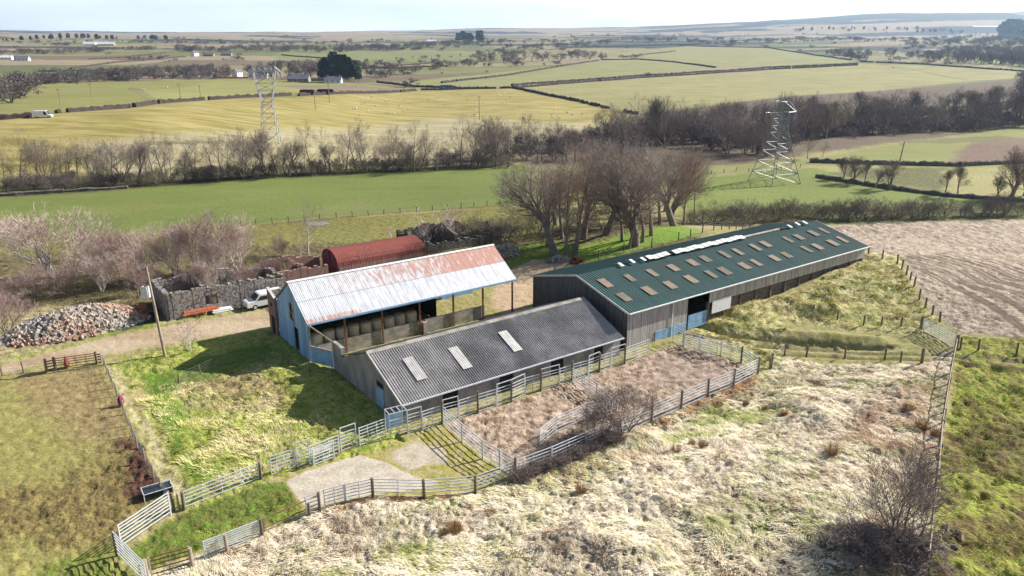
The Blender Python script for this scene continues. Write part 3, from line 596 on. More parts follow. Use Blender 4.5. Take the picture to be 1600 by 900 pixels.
MB().box(20.6,BL-.1,BW-.12,BW,0,BE-.2).build('rear_sheeting',M['bluemetal'],ba)
MB().box(.1,13,1.2+3.2,BW-.2,0,.02)
for i,x in enumerate((.12,3.9,8.1,12.6,16.9,20.9,25.1)):
    MB().box(x-.08,x+.08,.0,.16,0,BE-.15).build('roof_post',M['rustbar'] if i else M['conc'],ba)
lw=MB().box(.9,13.1,.2,.4,0,1.5).box(13.3,21.2,.2,.4,0,1.55); lw.build('low_front_wall',M['conc'],ba)
MB().box(12.9,13.4,-.15,.19,0,1.35).build('buttress',M['conc'],ba)
tr=MB()
for x in np.arange(.3,25,4.15):
    tr.bar((x,.1,BE-.15),(x,BW/2,BR-.15),.07); tr.bar((x,BW-.1,BE-.15),(x,BW/2,BR-.15),.07); tr.bar((x,.1,BE-.2),(x,BW-.1,BE-.2),.06)
tr.build('roof_truss',M['rustbar'],ba)
bg=MB().box(-.15,BL+.15,-.42,-.31,BE-.28,BE-.12); bg.build('gutter',M['bluedoor'],ba)
fl=MB().box(4.5,13.5,.02,.05,BE-.5,BE-.15); fl.build('eave_flashing',M['bluedoor'],ba)
# stone lean-to on the back corner of the barn
lt=empty('stone_outhouse',ba.matrix_basis@Vector((0,0,0)),TH,'roofless narrow stone outhouse against the back corner of the blue gable','outhouse')
lt.location=(ba.location.x-VX*(BW+.02),ba.location.y-VY*(BW+.02),0)
mb=MB(); mb.prism([(.0,0),(2.3,0),(2.3,4.9),(.0,4.2)],-.25,.0,'x'); mb.build('front_wall',M['brick'],lt)
MB().box(.0,6,2.05,2.3,0,4.6).build('rear_wall',M['stone'],lt); MB().box(0,6,.05,2.05,3.6,3.7).build('flat_roof',M['conc'],lt); MB().prism([(.05,4.25),(2.28,4.92),(2.28,5.0),(.05,4.33)],-.28,.03,'x').build('wall_coping',M['skylw'],lt)
MB().box(-.27,-.255,.5,1.5,0,2.0).build('doorway',M['dark'],lt); MB().box(-.27,-.255,.9,1.5,3.1,3.5).build('vent_slot',M['dark'],lt)
# low grey shed
LL,LWd,LE,LR=25.2,12.1,2.05,4.62
lo=root_at('low_grey_shed',(-16.28,64.74),LWd,'low rendered cattle shed with a wide corrugated grey cement roof','shed')
ra=(-.25,LE-.04);rb=(LWd/2,LR);rc_=(LWd+.25,LE-.04)
corrugated(-.1,LL,ra,rb,.235,.055,jit=.03).build('front_roof_slope',M['greyroof'],lo); corrugated(-.1,LL,rb,rc_,.235,.055).build('rear_roof_slope',M['greyroof'],lo)
MB().prism([(LWd/2-.35,LR-.1),(LWd/2,LR+.09),(LWd/2+.35,LR-.1),(LWd/2+.35,LR-.14),(LWd/2,LR+.05),(LWd/2-.35,LR-.14)],-.15,LL-.5,'x').build('ridge_capping',M['conc'],lo)
for (x,y),m_ in (((648,577),'skyld'),((719,560),'skylm'),((797,534),'skylw')): panel(x,y,lo,ra,rb,1.0,2.9,.13,'roof_light',m_)
MB().prism([(.1,0),(LWd-.0,0),(LWd-.0,LE-.1),(LWd/2,LR-.12),(.1,LE-.1)],0,.15,'x').build('gable_wall',M['render'],lo)
fw=MB()
xs=[0.17,4.0,5.6,10,11.6,16,17.6,21.5,22.8,LL-.1]
for a,b in zip(xs[0::2],xs[1::2]): fw.box(a,b,.1,.25,0,LE-.12)
for a,b in zip(xs[1::2],xs[2::2]): fw.box(a,b,.1,.25,1.75,LE-.12)
fw.build('front_wall',M['render'],lo)
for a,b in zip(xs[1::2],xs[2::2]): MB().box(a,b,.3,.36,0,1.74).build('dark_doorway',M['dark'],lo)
MB().box(.1,LL,LWd-.15,LWd,0,LE-.1).build('rear_wall',M['render'],lo)
MB().box(-.15,LL,-.40,-.27,LE-.13,LE-.02).build('gutter',M['galv'],lo)
MB().prism([(ra[0],ra[1]+.07),(rb[0],rb[1]+.07),(rb[0],rb[1]-.12),(ra[0],ra[1]-.12)],-.17,-.11,'x').build('barge_board',M['skylw'],lo)
dr=MB().box(-.06,-.004,3.2,4.6,.1,1.95); dr=dr.build('blue_stable_door',M['bluedoor'],lo)
MB().box(-.02,-.003,3.25,4.55,1.97,2.45).build('door_opening',M['dark'],lo)
# stub wall and blue sheet gate closing the passage, pole above
sw=empty('passage_stub_wall',(lo.location.x-VX*(LWd+.02),lo.location.y-VY*(LWd+.02),0),TH,'short rendered stub wall at the mouth of the passage between barn and low shed','wall')
MB().box(0,.35,0,2.1,0,2.75).build('wall',M['render'],sw); MB().box(-.04,.39,-.0,2.14,2.76,2.86).build('coping',M['conc'],sw)
pgap=Vector((-ba.location.x+sw.location.x+VX*0,0,0))
bgx=(ba.location.x+.0,ba.location.y)
p1=Vector((sw.location.x-VX*2.15,sw.location.y-VY*2.15,0)); p2=Vector((ba.location.x+VX*.25,ba.location.y+VY*.25,0))
bgt=empty('sheet_gate',p1,math.atan2(p2.y-p1.y,p2.x-p1.x),'blue sheeted gate closing the passage between the barn and the stub wall','gate'); Lg=(p2-p1).length
MB().box(0,Lg,-.03,.03,.1,1.75).build('sheet',M['bluedoor'],bgt); MB().box(0,Lg,-.05,.05,1.76,1.86).build('top_rail',M['woodpale'],bgt)
pl=MB().bar(p2+Vector((0,0,4.0)),p1+Vector((VX*2,VY*2,2.95)),.09,.07).build('wooden_pole',M['woodpale']); tag(pl,'mossy pole sloping from the barn eave down to the stub wall','pole')
# bales standing in the barn
def bale_mesh():
    prof=[(.58,0),(.62,.06),(.64,.3),(.61,.55),(.64,.8),(.62,1.15),(.58,1.22)]; return MB().lathe(prof,22).mesh('hay_bale',M['hay'],True)
bm=bale_mesh(); bx0=.75; cnt=0
for i in range(9):
    for lv in range(2):
        lx=1.2+i*1.36; ly=1.15+.1*(i%2)
        w=Vector((ba.location.x+UX*lx-VX*ly,ba.location.y+UY*lx-VY*ly,lv*1.23+.02)); o=link('hay_bale',bm,None,w,random.uniform(0,6)); o.scale=(1,1,1)
        tag(o,'%s hay bale stack from the left inside the barn, %s bale'%(nth(i),'upper' if lv else 'lower'),'hay bale','round bales stacked behind the low barn wall')
# red round topped shed
A=PX(497,432,0)
RL,RW_,RE_,RR_=13.4,5.6,2.0,3.9
rfp=slopeP=None
f0=PX(530,440,0)
nis=empty('round_roof_shed',(f0.x,f0.y,0),TH,'round topped corrugated shed painted dull red with a maroon end','shed')
prof=[]; 
for i in range(13):
    t=pi*i/12; prof.append((RW_/2-RW_/2*cos(t),RE_+ (RR_-RE_)*sin(t)**.85))
arc=MB(); k=0; K=int(RL/.22)*4
for i in range(K+1):
    x=RL*i/K; h=.014*cos(2*pi*i/4)
    for y,z in prof: arc.v.append((x,y+(y-RW_/2)/(RW_/2)*h,z+h))
for i in range(K):
    for jn in range(12): a=i*13+jn; arc.f.append((a,a+13,a+14,a+1))
arc.build('arched_roof',M['redroof'],nis)
ends=[(0,0),(RW_,0)]+[p for p in reversed(prof)]
MB().prism([(y,z-.03) if z>.1 else (y,z) for y,z in ends],.05,.12,'x').build('maroon_end',M['redend'],nis); MB().prism([(y,z-.03) if z>.1 else (y,z) for y,z in ends],RL-.12,RL-.05,'x').build('far_end',M['redend'],nis)
MB().box(.02,.045,2.6,2.9,2.3,3.9).build('end_slot',M['dark'],nis); MB().box(.1,RL-.1,0,.1,0,RE_).build('side_wall',mat('rust_streaked_side',(.3,.24,.22),(.25,.09,.06),scale=1.5,stretch=(3,1,.5),rough=.9),nis)
MB().box(.1,RL-.1,RW_-.1,RW_,0,RE_).build('rear_wall',M['redend'],nis)
# ruined stone range
def ragged_wall(p,q,h,th,seed,step=.45,rag=.35,opens=()):
    rng=random.Random(seed); d=(q-p); Lw=d.length; d.normalize(); n=Vector((-d.y,d.x,0)); mb=MB(); k=int(Lw/step); zt0=h
    tops=[]; t=h
    for i in range(k+1): t+=rng.uniform(-rag,rag)*.5; t=min(h+.15,max(h-rag*1.6,t)); tops.append(t)
    for i in range(k):
        a=p+d*(Lw*i/k); b=p+d*(Lw*(i+1)/k); o=[(x0,x1,z0,z1) for x0,x1,z0,z1 in opens if x0<Lw*(i+.5)/k<x1]
        segs=[(-.3,tops[i])] if not o else [(-.3,o[0][2]),(o[0][3],tops[i])]
        for z0,z1 in segs:
            if z1-z0<.05: continue
            w=th/2*rng.uniform(.92,1.06); c=[a-n*w,b-n*w,b+n*w,a+n*w]; s=len(mb.v)
            mb.v+=[(v.x,v.y,z0) for v in c]+[(v.x,v.y,z1+rng.uniform(-.06,.06)) for v in c]
            mb.f+=[(s+4,s+5,s+6,s+7)]+[(s+e,s+(e+1)%4,s+4+(e+1)%4,s+4+e) for e in range(4)]
    return mb
ru=empty('ruined_stone_building',(0,0,0),0,'roofless ruined stone range with shrubs growing inside its broken walls','ruin')
a=PX(266,500,0);b=PX(445,464,0); dv=Vector((-VX,-VY,0)); Wr=7.0
ragged_wall(a,b,3.1,.55,1,rag=.34,opens=((4.3,5.4,1.0,2.2),)).build('front_wall',M['stone'],ru)
ragged_wall(a+dv*Wr,b+dv*Wr,3.0,.55,2,rag=.7).build('rear_wall',M['stone'],ru)
ragged_wall(a,a+dv*Wr,3.3,.55,3,rag=.35).build('left_gable_wall',M['stone'],ru); ragged_wall(b,b+dv*Wr,3.2,.5,4,rag=.6).build('right_gable_wall',M['stone'],ru)
for i,f in enumerate((.35,.72)): ragged_wall(a+(b-a)*f,a+(b-a)*f+dv*Wr,2.6,.45,6+i,rag=.9).build('cross_wall',M['stone'],ru)
cp=MB()
u=(b-a).normalized()
c0=a-Vector((VX,VY,0))*0
for i in range(40):
    if i%7 in (2,5): continue
    p=a+(b-a)*(i/40)+Vector((0,0,3.0+.14*sin(i*1.7))); q=a+(b-a)*((i+.9)/40)+Vector((0,0,3.0+.14*sin(i*1.7+.8))); cp.bar(p,q,.24,.2,5)
cp.build('mossy_wall_head',mat('mossy_stone',(.26,.22,.16),(.13,.12,.07),scale=2,rough=1,bump=.6),ru)
a2=PX(440,462,0)+dv*1.5
r2=empty('brick_ruin',(0,0,0),0,'low broken brick walls between the stone ruin and the red shed','ruin')
for i,(p,q,h) in enumerate(((a2,a2+Vector((UX,UY,0))*7,2.6),(a2+dv*5.5,a2+dv*5.5+Vector((UX,UY,0))*8,3.0),(a2+Vector((UX,UY,0))*3.6,a2+Vector((UX,UY,0))*3.6+dv*5.5,3.0))):
    ragged_wall(p,q,h,.4,20+i,rag=.6,opens=((2.2,3.4,0.6,2.4),) if i==1 else ()).build('broken_wall',M['brick'],r2)
a3=PX(655,398,0)
r3=empty('stone_ruin_with_gable',(0,0,0),0,'dark broken stone building with a peaked gable behind the pale barn','ruin')
p=a3;q=a3+Vector((UX,UY,0))*15
ragged_wall(p,q,2.4,.6,31,rag=.8).build('front_wall',M['mosswall'],r3); ragged_wall(p+dv*7,q+dv*7,2.8,.6,32,rag=.7).build('rear_wall',M['mosswall'],r3)
for i,pp in enumerate((p,p+Vector((UX,UY,0))*6.5,q)):
    s=MB(); hh=(2.9,3.7,2.7)[i]; pts=[(0,0),(7,0),(7,1.9),(4.6,hh-.5),(3.6,hh),(2.8,hh-.9),(0,2.2)]; s.prism(pts,0,.6,'x'); s.build('gable',M['mosswall'],r3,(pp.x,pp.y,0),TH)

# ------------------------------------------------------------------ stones
def stones(name,center,rx,ry,h,count,seed,mats,label,cat,smin=.12,smax=.45,base=True):
    rng=random.Random(seed); root=empty(name,center,0,label,cat)
    P=[MB() for _ in mats]
    for i in range(count):
        t=rng.uniform(0,2*pi); r=math.sqrt(rng.random()); x=rx*r*cos(t);y=ry*r*sin(t)
        x,y=x*UX-y*UY,x*UY+y*UX
        hh=h*(1-r**1.6)*(.8+.4*float(vn(np.array([x*.5]),np.array([y*.5]),seed)[0])); s=(smin+(smax*1.35-smin)*rng.random()**2.4)*(1.2-r*.3)
        mb=P[int(min(len(mats)-1,(float(vn(np.array([x*.35+5]),np.array([y*.35]),seed+2)[0])*1.4-.2+rng.uniform(-.3,.3))*len(mats)) if True else 0) if True else 0] if 0<=int((float(vn(np.array([x*.35+5]),np.array([y*.35]),seed+2)[0])*1.4-.2)*len(mats)) else P[0]
        q=Vector((rng.gauss(0,1),rng.gauss(0,1),rng.gauss(0,1))).normalized(); ax=q.orthogonal().normalized(); bx=q.cross(ax); k=len(mb.v); e=(s,s*rng.uniform(.5,.9),s*rng.uniform(.3,.6))
        for c in ((-1,-1,-1),(1,-1,-1),(1,1,-1),(-1,1,-1),(-1,-1,1),(1,-1,1),(1,1,1),(-1,1,1)):
            v=ax*(c[0]*e[0]*rng.uniform(.7,1.1)/2)+bx*(c[1]*e[1]*rng.uniform(.7,1.1)/2)+q*(c[2]*e[2]*rng.uniform(.7,1.1)/2); mb.v.append((x+v.x,y+v.y,hh+v.z))
        mb.f+=[(k+3,k+2,k+1,k),(k+4,k+5,k+6,k+7)]+[(k+i_,k+(i_+1)%4,k+4+(i_+1)%4,k+4+i_) for i_ in range(4)]
    for mb,(nm,mm) in zip(P,mats):
        if mb.f: mb.build(nm,mm,root)['kind']='stuff'
    if base:
        g=MB(); K=24; Rr=8
        for a_ in range(Rr+1):
            for b_ in range(K):
                r=a_/Rr; t=2*pi*b_/K; x=rx*r*cos(t);y=ry*r*sin(t); x,y=x*UX-y*UY,x*UY+y*UX
                g.v.append((x,y,h*(1-r**1.6)*(.8+.4*float(vn(np.array([x*.5]),np.array([y*.5]),seed)[0]))-.12))
        for a_ in range(Rr):
            for b_ in range(K): g.f.append((a_*K+b_,(a_+1)*K+b_,(a_+1)*K+(b_+1)%K,a_*K+(b_+1)%K))
        g.build('earth_core',mat('rubble_earth',(.30,.24,.18),(.18,.15,.11),scale=1.5,rough=1,bump=.8),root,smooth=True)
    return root
MS=[('brick_rubble',mat('brick_rubble',(.38,.235,.18),(.30,.19,.145),scale=3,rough=1)),('pale_rubble',mat('pale_rubble',(.42,.34,.27),(.30,.235,.185),scale=3,rough=1)),('grey_rubble',mat('grey_rubble',(.38,.34,.31),(.24,.215,.195),scale=3,rough=1))]
cpt=PX(122,512,0); stones('rubble_heap',cpt,7.8,4.0,2.4,4600,4,MS,'big heap of broken bricks and concrete lumps beside the dirt track','rubble heap',.10,.48)
cpt=PX(722,372,0); stones('stone_heap',cpt,5.0,2.6,.8,500,8,[('dark_stones',M['mosswall'])],'dark heap of fallen stone behind the pale barn roof','stone heap',.2,.6)
cpt=PX(790,398,0); stones('scrap_heap',cpt,2.6,1.8,1.3,160,9,[('dark_scrap',M['slate']),('grey_scrap',MS[2][1])],'small heap of grey scrap at the far end of the barn','scrap heap',.2,.7)
cpt=PX(872,408,0); stones('junk_heap',cpt,2.2,1.2,.7,120,19,[('grey_scrap',MS[2][1]),('dark_scrap',M['slate'])],'low heap of grey junk under the leaning trees by the green roof','junk heap',.15,.5)
cpt=PX(1478,842); stones('loose_stones',cpt,1.6,.7,.35,24,12,[('pale_stones',MS[1][1]),('dark_stones',M['mosswall'])],'few loose stones beside the wire fence and the big bare bush','stones',.2,.6,False)

# ------------------------------------------------------------------ hurdles, gates and fences
RAIL=MB().box(0,1,-.022,.022,-.03,.03).mesh('rail',M['galv']); UPR=MB().box(-.035,.035,-.035,.035,0,1).mesh('upright',M['galv'])
RAILR=MB().box(0,1,-.022,.022,-.03,.03).mesh('rail',M['rustbar']); UPRR=MB().box(-.035,.035,-.035,.035,0,1).mesh('upright',M['rustbar'])
RAILW=MB().box(0,1,-.02,.02,-.06,.06).mesh('rail',M['wood'])
def postmesh(m,r=.09,n=7,seed=0):
    mb=MB().bar((0,0,-.3),(.0,.0,1),r*1.08,r,n); return mb.mesh('post',m)
POST=postmesh(M['wood']); POSTP=postmesh(M['woodpale']); POSTT=postmesh(M['wood'],.06); POSTPT=postmesh(M['woodpale'],.06)
def hurdle(a,b,label,h=1.62,bars=6,group=None,cat='hurdle',name='cattle_hurdle',rail=None,upr=None,mid=1,lift=.1,frame_top=0,hb=None):
    P=PX(*a) if len(a)==2 else Vector(a); Q=PX(*b) if len(b)==2 else Vector(b); d=Q-P; Lh=math.hypot(d.x,d.y)
    o=empty(name,P,math.atan2(d.y,d.x),label,cat,group); o.rotation_euler[1]=-math.atan2(d.z,Lh)
    rail=rail or RAIL; upr=upr or UPR
    for i in range(bars):
        z=lift+(h-lift-.03)*(i/(bars-1))**.9; link('rail',rail,o,(0.03,0,z),0,(Lh-.06,1,1.1 if i==bars-1 else 1))
    for x in [0.04,Lh-.04]: link('upright',upr,o,(x,0,0),0,(1,1,h+frame_top+.02))
    for k in range(mid): link('brace',upr,o,(Lh*(k+1)/(mid+1),.04,.05),0,(.7,.5,h-.1))
    if frame_top: link('top_bar',rail,o,(0.03,0,h+frame_top),0,(Lh-.06,1.2,1.2))
    return o
def post(px,h,label,m=None,group=None,r=1.0,name='fence_post',cat='post'):
    P=PX(*px) if len(px)==2 else Vector(px); o=link(name,m or POST,None,P,random.uniform(0,3),(r,r,h)); o.rotation_euler[0]=random.uniform(-.03,.03); return tag(o,label,cat,group)
# row in front of the low shed
rowA=[(660,672),(692,661),(717,654),(747,644),(776,635),(799,627),(820,617),(845,610),(874,602),(894,595),(919,588),(936,581),(954,575),(976,568),(1013,554)]
walk={2:1,5:1,8:1,11:1,13:1}
for i,(p,q) in enumerate(zip(rowA[:-1],rowA[1:])):
    g=i in (1,4,5,7,10,12)
    hurdle(p,q,'%s along the low grey shed, %s panel from the left'%('tall framed galvanised hurdle gate' if g else 'galvanised six bar hurdle',nth(i)),1.7,6,'galvanised hurdles of the stock pens',frame_top=.42 if g else 0,mid=0 if g else 1)
for i,p in enumerate([(691,662),(747,645),(799,628),(845,611),(894,596),(936,582),(976,569)]):
    post(p,2.1,'dark post among hurdles of the low grey shed, %s from the left'%nth(i),None,'posts of the stock pens')
# row to the left of it
hurdle((637,678),(660,671),'tall framed galvanised gate at the near corner of the low grey shed',1.7,6,'galvanised hurdles of the stock pens',frame_top=.42,mid=0)
def cage(px,label):
    P=PX(*px); o=empty('cattle_crush',P,TH-.1,label,'cattle crush'); w,l,h=1.0,1.5,2.1
    for x in (0,l):
        for y in (0,w): link('upright',UPR,o,(x,y,0),0,(1,1,h))
    for z in (.3,.6,.9,1.2,1.5,h):
        for y in (0,w): link('rail',RAIL,o,(0,y,z),0,(l,1,1))
    for x in (0,l*.33,l*.66,l): link('top_bar',RAIL,o,(x,0,h),pi/2,(w,1,1))
    MB().box(.05,l-.05,w-.04,w+.0,.3,1.6).build('side_sheet',M['bluedoor'],o)
    return o
cage((610,684),'upright galvanised cattle crush with a cage top by the shed corner')
RB=[((424,743),(463,730),0,0),((464,730),(488,723),1,0),((484,727),(531,708),0,0),((533,706),(558,697),1,0),((562,697),(604,681),0,.1)]
nm=['galvanised hurdle immediately right of the gatepost by the grass','tall framed hurdle gate beside the concrete pad','galvanised hurdle with a second one leaning on it','tall framed hurdle gate in the shadow of the sheds','galvanised hurdle immediately left of the cattle crush']
for (p,q,g,_),n_ in zip(RB,nm): hurdle(p,q,n_,1.6,6,'galvanised hurdles of the stock pens',frame_top=.45 if g else 0,mid=2 if not g else 0)
hurdle((490,728),(523,715),'spare galvanised hurdle leaning against the row left of the cattle crush',1.35,6,'galvanised hurdles of the stock pens')
# divider between concrete and rubble pens, and front fence of the pens
RD_=[(692,662),(722,690),(754,717),(781,733),(803,747)]
for i,(p,q) in enumerate(zip(RD_[:-1],RD_[1:])): hurdle(p,q,'hurdle dividing the concrete pad from the rubble pen, %s from the shed'%nth(i),1.65,6,'galvanised hurdles of the stock pens',mid=1)
RC=[(507,794),(540,785),(583,776),(663,778),(743,771),(805,749)]
nm=['hurdle beside the leftmost wooden post of the concrete pen','hurdle left of the corner post where the concrete pen fence bends','long hurdle below the pale concrete pad, just right of the bend','long hurdle in the middle of the concrete pen fence next to the moss','rising hurdle running up to the junction of the two pens']
for (p,q),n_ in zip(zip(RC[:-1],RC[1:]),nm): hurdle(p,q,'galvanised '+n_.replace('hurdle left of the corner post where','hurdle left of where'),1.45,6,'galvanised hurdles of the stock pens',mid=1,lift=.12)
hurdle((478,802),(500,795),'short galvanised hurdle at the lower corner of the concrete pad',1.3,5,'galvanised hurdles of the stock pens',mid=0)
for p,h,n_ in (((500,799),1.5,'at the left end of the concrete pen'),((583,777),1.55,'where the concrete pen fence bends'),((663,778),1.5,'in the middle of the concrete pen fence'),((743,772),1.5,'right of the mossy floor'),((805,750),1.9,'at the junction of the concrete pen and the rubble pen')):
    post(p,h,'stout wooden post '+n_,None,'posts of the stock pens',1.15)
RE=[(805,749),(862,727),(915,703),(968,680),(1018,658),(1064,638),(1106,619),(1146,603),(1184,584),(1158,566),(1126,555),(1092,547),(1067,541)]
nm=['first panel right of the pen junction post','second panel right of the pen junction, behind dead brambles','third panel right of the pen junction, behind the bramble bank','panel behind the bare bush','first panel right of the bare bush','second panel right of the bare bush','third panel right of the bare bush','last panel before the right hand corner of the rubble pen','short panel turning back at the right hand corner','first panel back towards the green roofed shed','second panel back towards the green roofed shed','panel by the doorway of the green roofed shed']
for (p,q),n_ in zip(zip(RE[:-1],RE[1:]),nm): hurdle(p,q,'rubble pen hurdle, '+n_,1.6,6,'galvanised hurdles of the stock pens',mid=1)
for i,p in enumerate(RE[4:10]): post(p,1.75,'dark wooden post of the rubble pen, %s to the right of the bare bush'%nth(i),None,'posts of the stock pens',1.1)
hurdle((1051,534),(1067,541),'tall galvanised gate frame beside the shed doorway',1.75,6,'galvanised hurdles of the stock pens',frame_top=.5,mid=0)
for (p,q),n_ in zip((((843,697),(868,676)),((868,676),(916,655)),((894,598),(932,622)),((932,622),(963,643)),((916,655),(963,647)),((1068,543),(1120,562))),('angled hurdle inside the rubble pen nearest the pen junction','hurdle crossing the middle of the rubble pen','loose hurdle running out from the low shed row','loose hurdle ending in a bent white upright','low hurdle half hidden by the bare bush','spare hurdle standing inside the pen by the doorway')):
    hurdle(p,q,'galvanised '+n_,1.5,6,'galvanised hurdles of the stock pens',mid=1)
# left hand gates
hurdle((289,794),(405,748),'long galvanised field gate between the two patches of green grass',1.3,5,cat='gate',name='field_gate',mid=3)
for p,n_,m_ in (((408,748),'at the right end of the long field gate',None),((288,796),'at the left end of the long field gate',None),((280,797),'thin pale one left of the long field gate',POSTP),((272,797),'at the corner of the muddy paddock',None)): post(p,1.35,'wooden gatepost '+n_,m_,'gateposts on the left',1.15 if m_ is None else .7)
hurdle((268,804),(190,858),'galvanised seven bar hurdle on the lower edge of the muddy paddock',1.75,7,'galvanised hurdles round the paddock',mid=0,lift=.25)
hurdle((183,868),(232,918),'galvanised hurdle running down out of the picture at lower left',1.75,7,'galvanised hurdles round the paddock',mid=0,lift=.25)
post((184,868),1.75,'thick grey corner post between two seven bar hurdles at lower left',None,'gateposts on the left',1.3)
hurdle((320,873),(408,838),'galvanised mesh like hurdle below the green grass',1.25,8,'galvanised hurdles round the paddock',mid=1)
hurdle((236,900),(300,882),'rust stained hurdle at the bottom left beside a broad post',1.3,5,'galvanised hurdles round the paddock',rail=RAILR)
for p,h,n_,m_ in (((410,838),1.3,'dark one at the right end of the mesh like hurdle',None),((355,862),1.3,'pale one in front of the mesh like hurdle',POSTP),((301,884),1.3,'pale one at the end of the rust stained hurdle',POSTP),((231,905),1.4,'broad one left of the rust stained hurdle',POSTP),((484,806),1.0,'short one below the concrete pad',None)): post(p,h,'wooden post, '+n_,m_,'gateposts on the left',1.2)
rr_=hurdle((412,832),(500,792),'single rusty rail fence between two posts below the green grass',1.0,2,rail=RAILR,upr=UPRR,cat='rail fence',name='rusty_rail_fence',mid=0,lift=.3)
# top of the paddock
hurdle((88,577),(151,568),'dark tubular field gate beside the dirt track',1.15,5,cat='gate',name='field_gate',rail=RAILR,upr=UPRR,mid=3)
for p,q,n_ in (((73,580),(86,577),'left'),((152,568),(160,567),'right')): hurdle(p,q,'short wooden rail panel on the %s of the dark gate by the track'%n_,1.0,4,cat='fence panel',name='rail_panel',rail=RAILW,mid=0)
for p,n_ in (((73,581),'outer one left of the dark track gate'),((87,578),'hanging post of the dark track gate'),((152,569),'slamming post of the dark track gate')): post(p,1.35,'dark square gatepost, '+n_,None,'gateposts by the track',1.3)
P=PX(107,573); sk=MB().lathe([(.05,0),(.22,.1),(.26,.4),(.16,.8),(.08,1.1),(.03,1.25)],10).build('rusty_sack',M['rustroll'],None,(P.x+.0,P.y-.2,P.z+.02),smooth=True); tag(sk,'rust coloured sack hanging on the dark gate by the track','sack')
P=PX(190,634); sk=MB().lathe([(.03,0),(.2,.08),(.28,.4),(.22,.75),(.1,.95),(.04,1.0)],10).build('crimson_sack',mat('crimson_cloth',(.35,.02,.10),(.2,.02,.07),rough=.9),None,(P.x,P.y,P.z+.02),smooth=True); tag(sk,'crimson cloth bundle hung on the paddock fence','bundle')
tr_=PX(247,772); T=empty('water_trough',tr_,R(35),'dark water trough with a galvanised frame in the muddy paddock corner','trough')
MB().box(-.9,.9,-.5,.5,.05,.5).build('tank',M['black'],T); MB().box(-.84,.84,-.44,.44,.501,.51).build('water',M['glass'],T)
f=MB()
for s in (-1,1): f.bar((-.95,s*.55,.56),(.95,s*.55,.56),.03); f.bar((s*.95,-.55,.56),(s*.95,.55,.56),.03)
for sx in (-1,1):
    for sy in (-1,1): f.bar((sx*.95,sy*.55,0),(sx*.95,sy*.55,.56),.03)
f.build('frame',M['galv'],T)
def wirefence(pts,label,spacing=3.2,h=1.1,pm=None,wires=(.25,.5,.75,1.0),net=False,cat='fence',name='wire_fence',toprail=False,r=1.0,wr=.006):
    W_=[PX(*p) for p in pts]; O=W_[0]; root=empty(name,O,0,label,cat); path=[];tot=0
    for a,b in zip(W_[:-1],W_[1:]):
        n=max(1,round((b-a).length/spacing)); path+=[a+(b-a)*(i/n) for i in range(n)]
    path.append(W_[-1]); path=[Vector((p.x,p.y,float(zt(p.x,p.y)))) for p in path]
    if len(path)>98: st=len(path)/98; path=[path[int(i*st)] for i in range(98)]
    for p in path:
        o=link('post',pm or POST,root,p-O,random.uniform(0,3),(r,r,h*random.uniform(.93,1.08))); o.rotation_euler[0]=random.uniform(-.05,.05); o.rotation_euler[1]=random.uniform(-.05,.05)
    for w in wires:
        mb=MB()
        for a,b in zip(path[:-1],path[1:]): mb.bar(a-O+Vector((0,0,w*h)),b-O+Vector((0,0,w*h)),wr,None,3,False)
        mb.build('wire',M['wire'],root)
    if net:
        mb=MB()
        for a,b in zip(path[:-1],path[1:]):
            n=int((b-a).length/.3)
            for i in range(n): c=a-O+(b-a)*(i/n); mb.bar(c+Vector((0,0,.05)),c+Vector((0,0,.8*h)),wr,None,3,False)
        mb.build('wire_netting',M['wire'],root)
    if toprail:
        mb=MB()
        for a,b in zip(path[:-1],path[1:]): mb.bar(a-O+Vector((0,0,h)),b-O+Vector((0,0,h)),.05,None,5)
        mb.build('top_rail',M['woodpale'],root)
    return root
wirefence([(163,572),(188,632),(215,700),(240,748),(266,792)],'post and wire fence with pale posts along the right side of the muddy paddock',2.2,1.25,POSTPT,net=True,wr=.009)
wirefence([(-60,596),(3,586),(37,582),(72,579)],'short wire fence between the muddy paddock and the dirt track',3,1.1,POSTT)
wirefence([(280,600),(345,570),(375,566),(450,568),(520,590)],'low old fence crossing the shaded grass in front of the blue gable',3,1.0,POSTT)
wirefence([(1494,540),(1482,600),(1469,680),(1462,760),(1447,888)],'long wire fence with a pale top rail dividing the tussocks from the green field',2.3,1.25,POST,net=True,toprail=True,wr=.009)
wirefence([(1357,397),(1378,405),(1402,412),(1416,430),(1428,448),(1436,468),(1468,503)],'wooden post fence between the grassy mound and the stubble field',3.0,1.25,r=1.2)
wirefence([(1234,483),(1308,498),(1349,508),(1377,510),(1407,512),(1438,512)],'upper post and wire fence across the rough grass mound',3.4,1.2)
wirefence([(1203,575),(1226,553),(1260,556),(1320,558),(1382,562),(1407,566),(1440,568)],'lower post and wire fence beside the muddy ruts',3.4,1.15)
wirefence([(1500,546),(1528,549),(1588,554),(1660,562),(1760,572)],'wire fence along the top of the green field at far right',4.2,1.3)
wirefence([(900,412),(935,405),(975,394),(1018,385),(1060,376),(1079,370),(1115,360),(1180,350)],'post fence on bright grass behind the green roofed shed',4.5,1.3)
wirefence([(330,357),(400,351),(500,342),(600,335),(700,327),(800,318),(840,315)],'long post fence along the near edge of the bright green field',3.1,1.1,POST)
wirefence([(1092,274),(1150,268),(1190,270),(1250,262)],'short fence across the pasture under the right hand pylon',4,1.2)
wirefence([(1300,345),(1400,341),(1500,338),(1600,337)],'wire fence between the stubble field and the row of thorn bushes',4,1.1)
wirefence([(200,141),(245,160)],'pale rail fence dividing the small paddocks on the far left',4,1.6,POSTPT,wr=.04)
wirefence([(1370,100),(1440,112),(1510,126)],'far fence running down the olive field at upper right',5,1.3,POST,wires=(.8,))
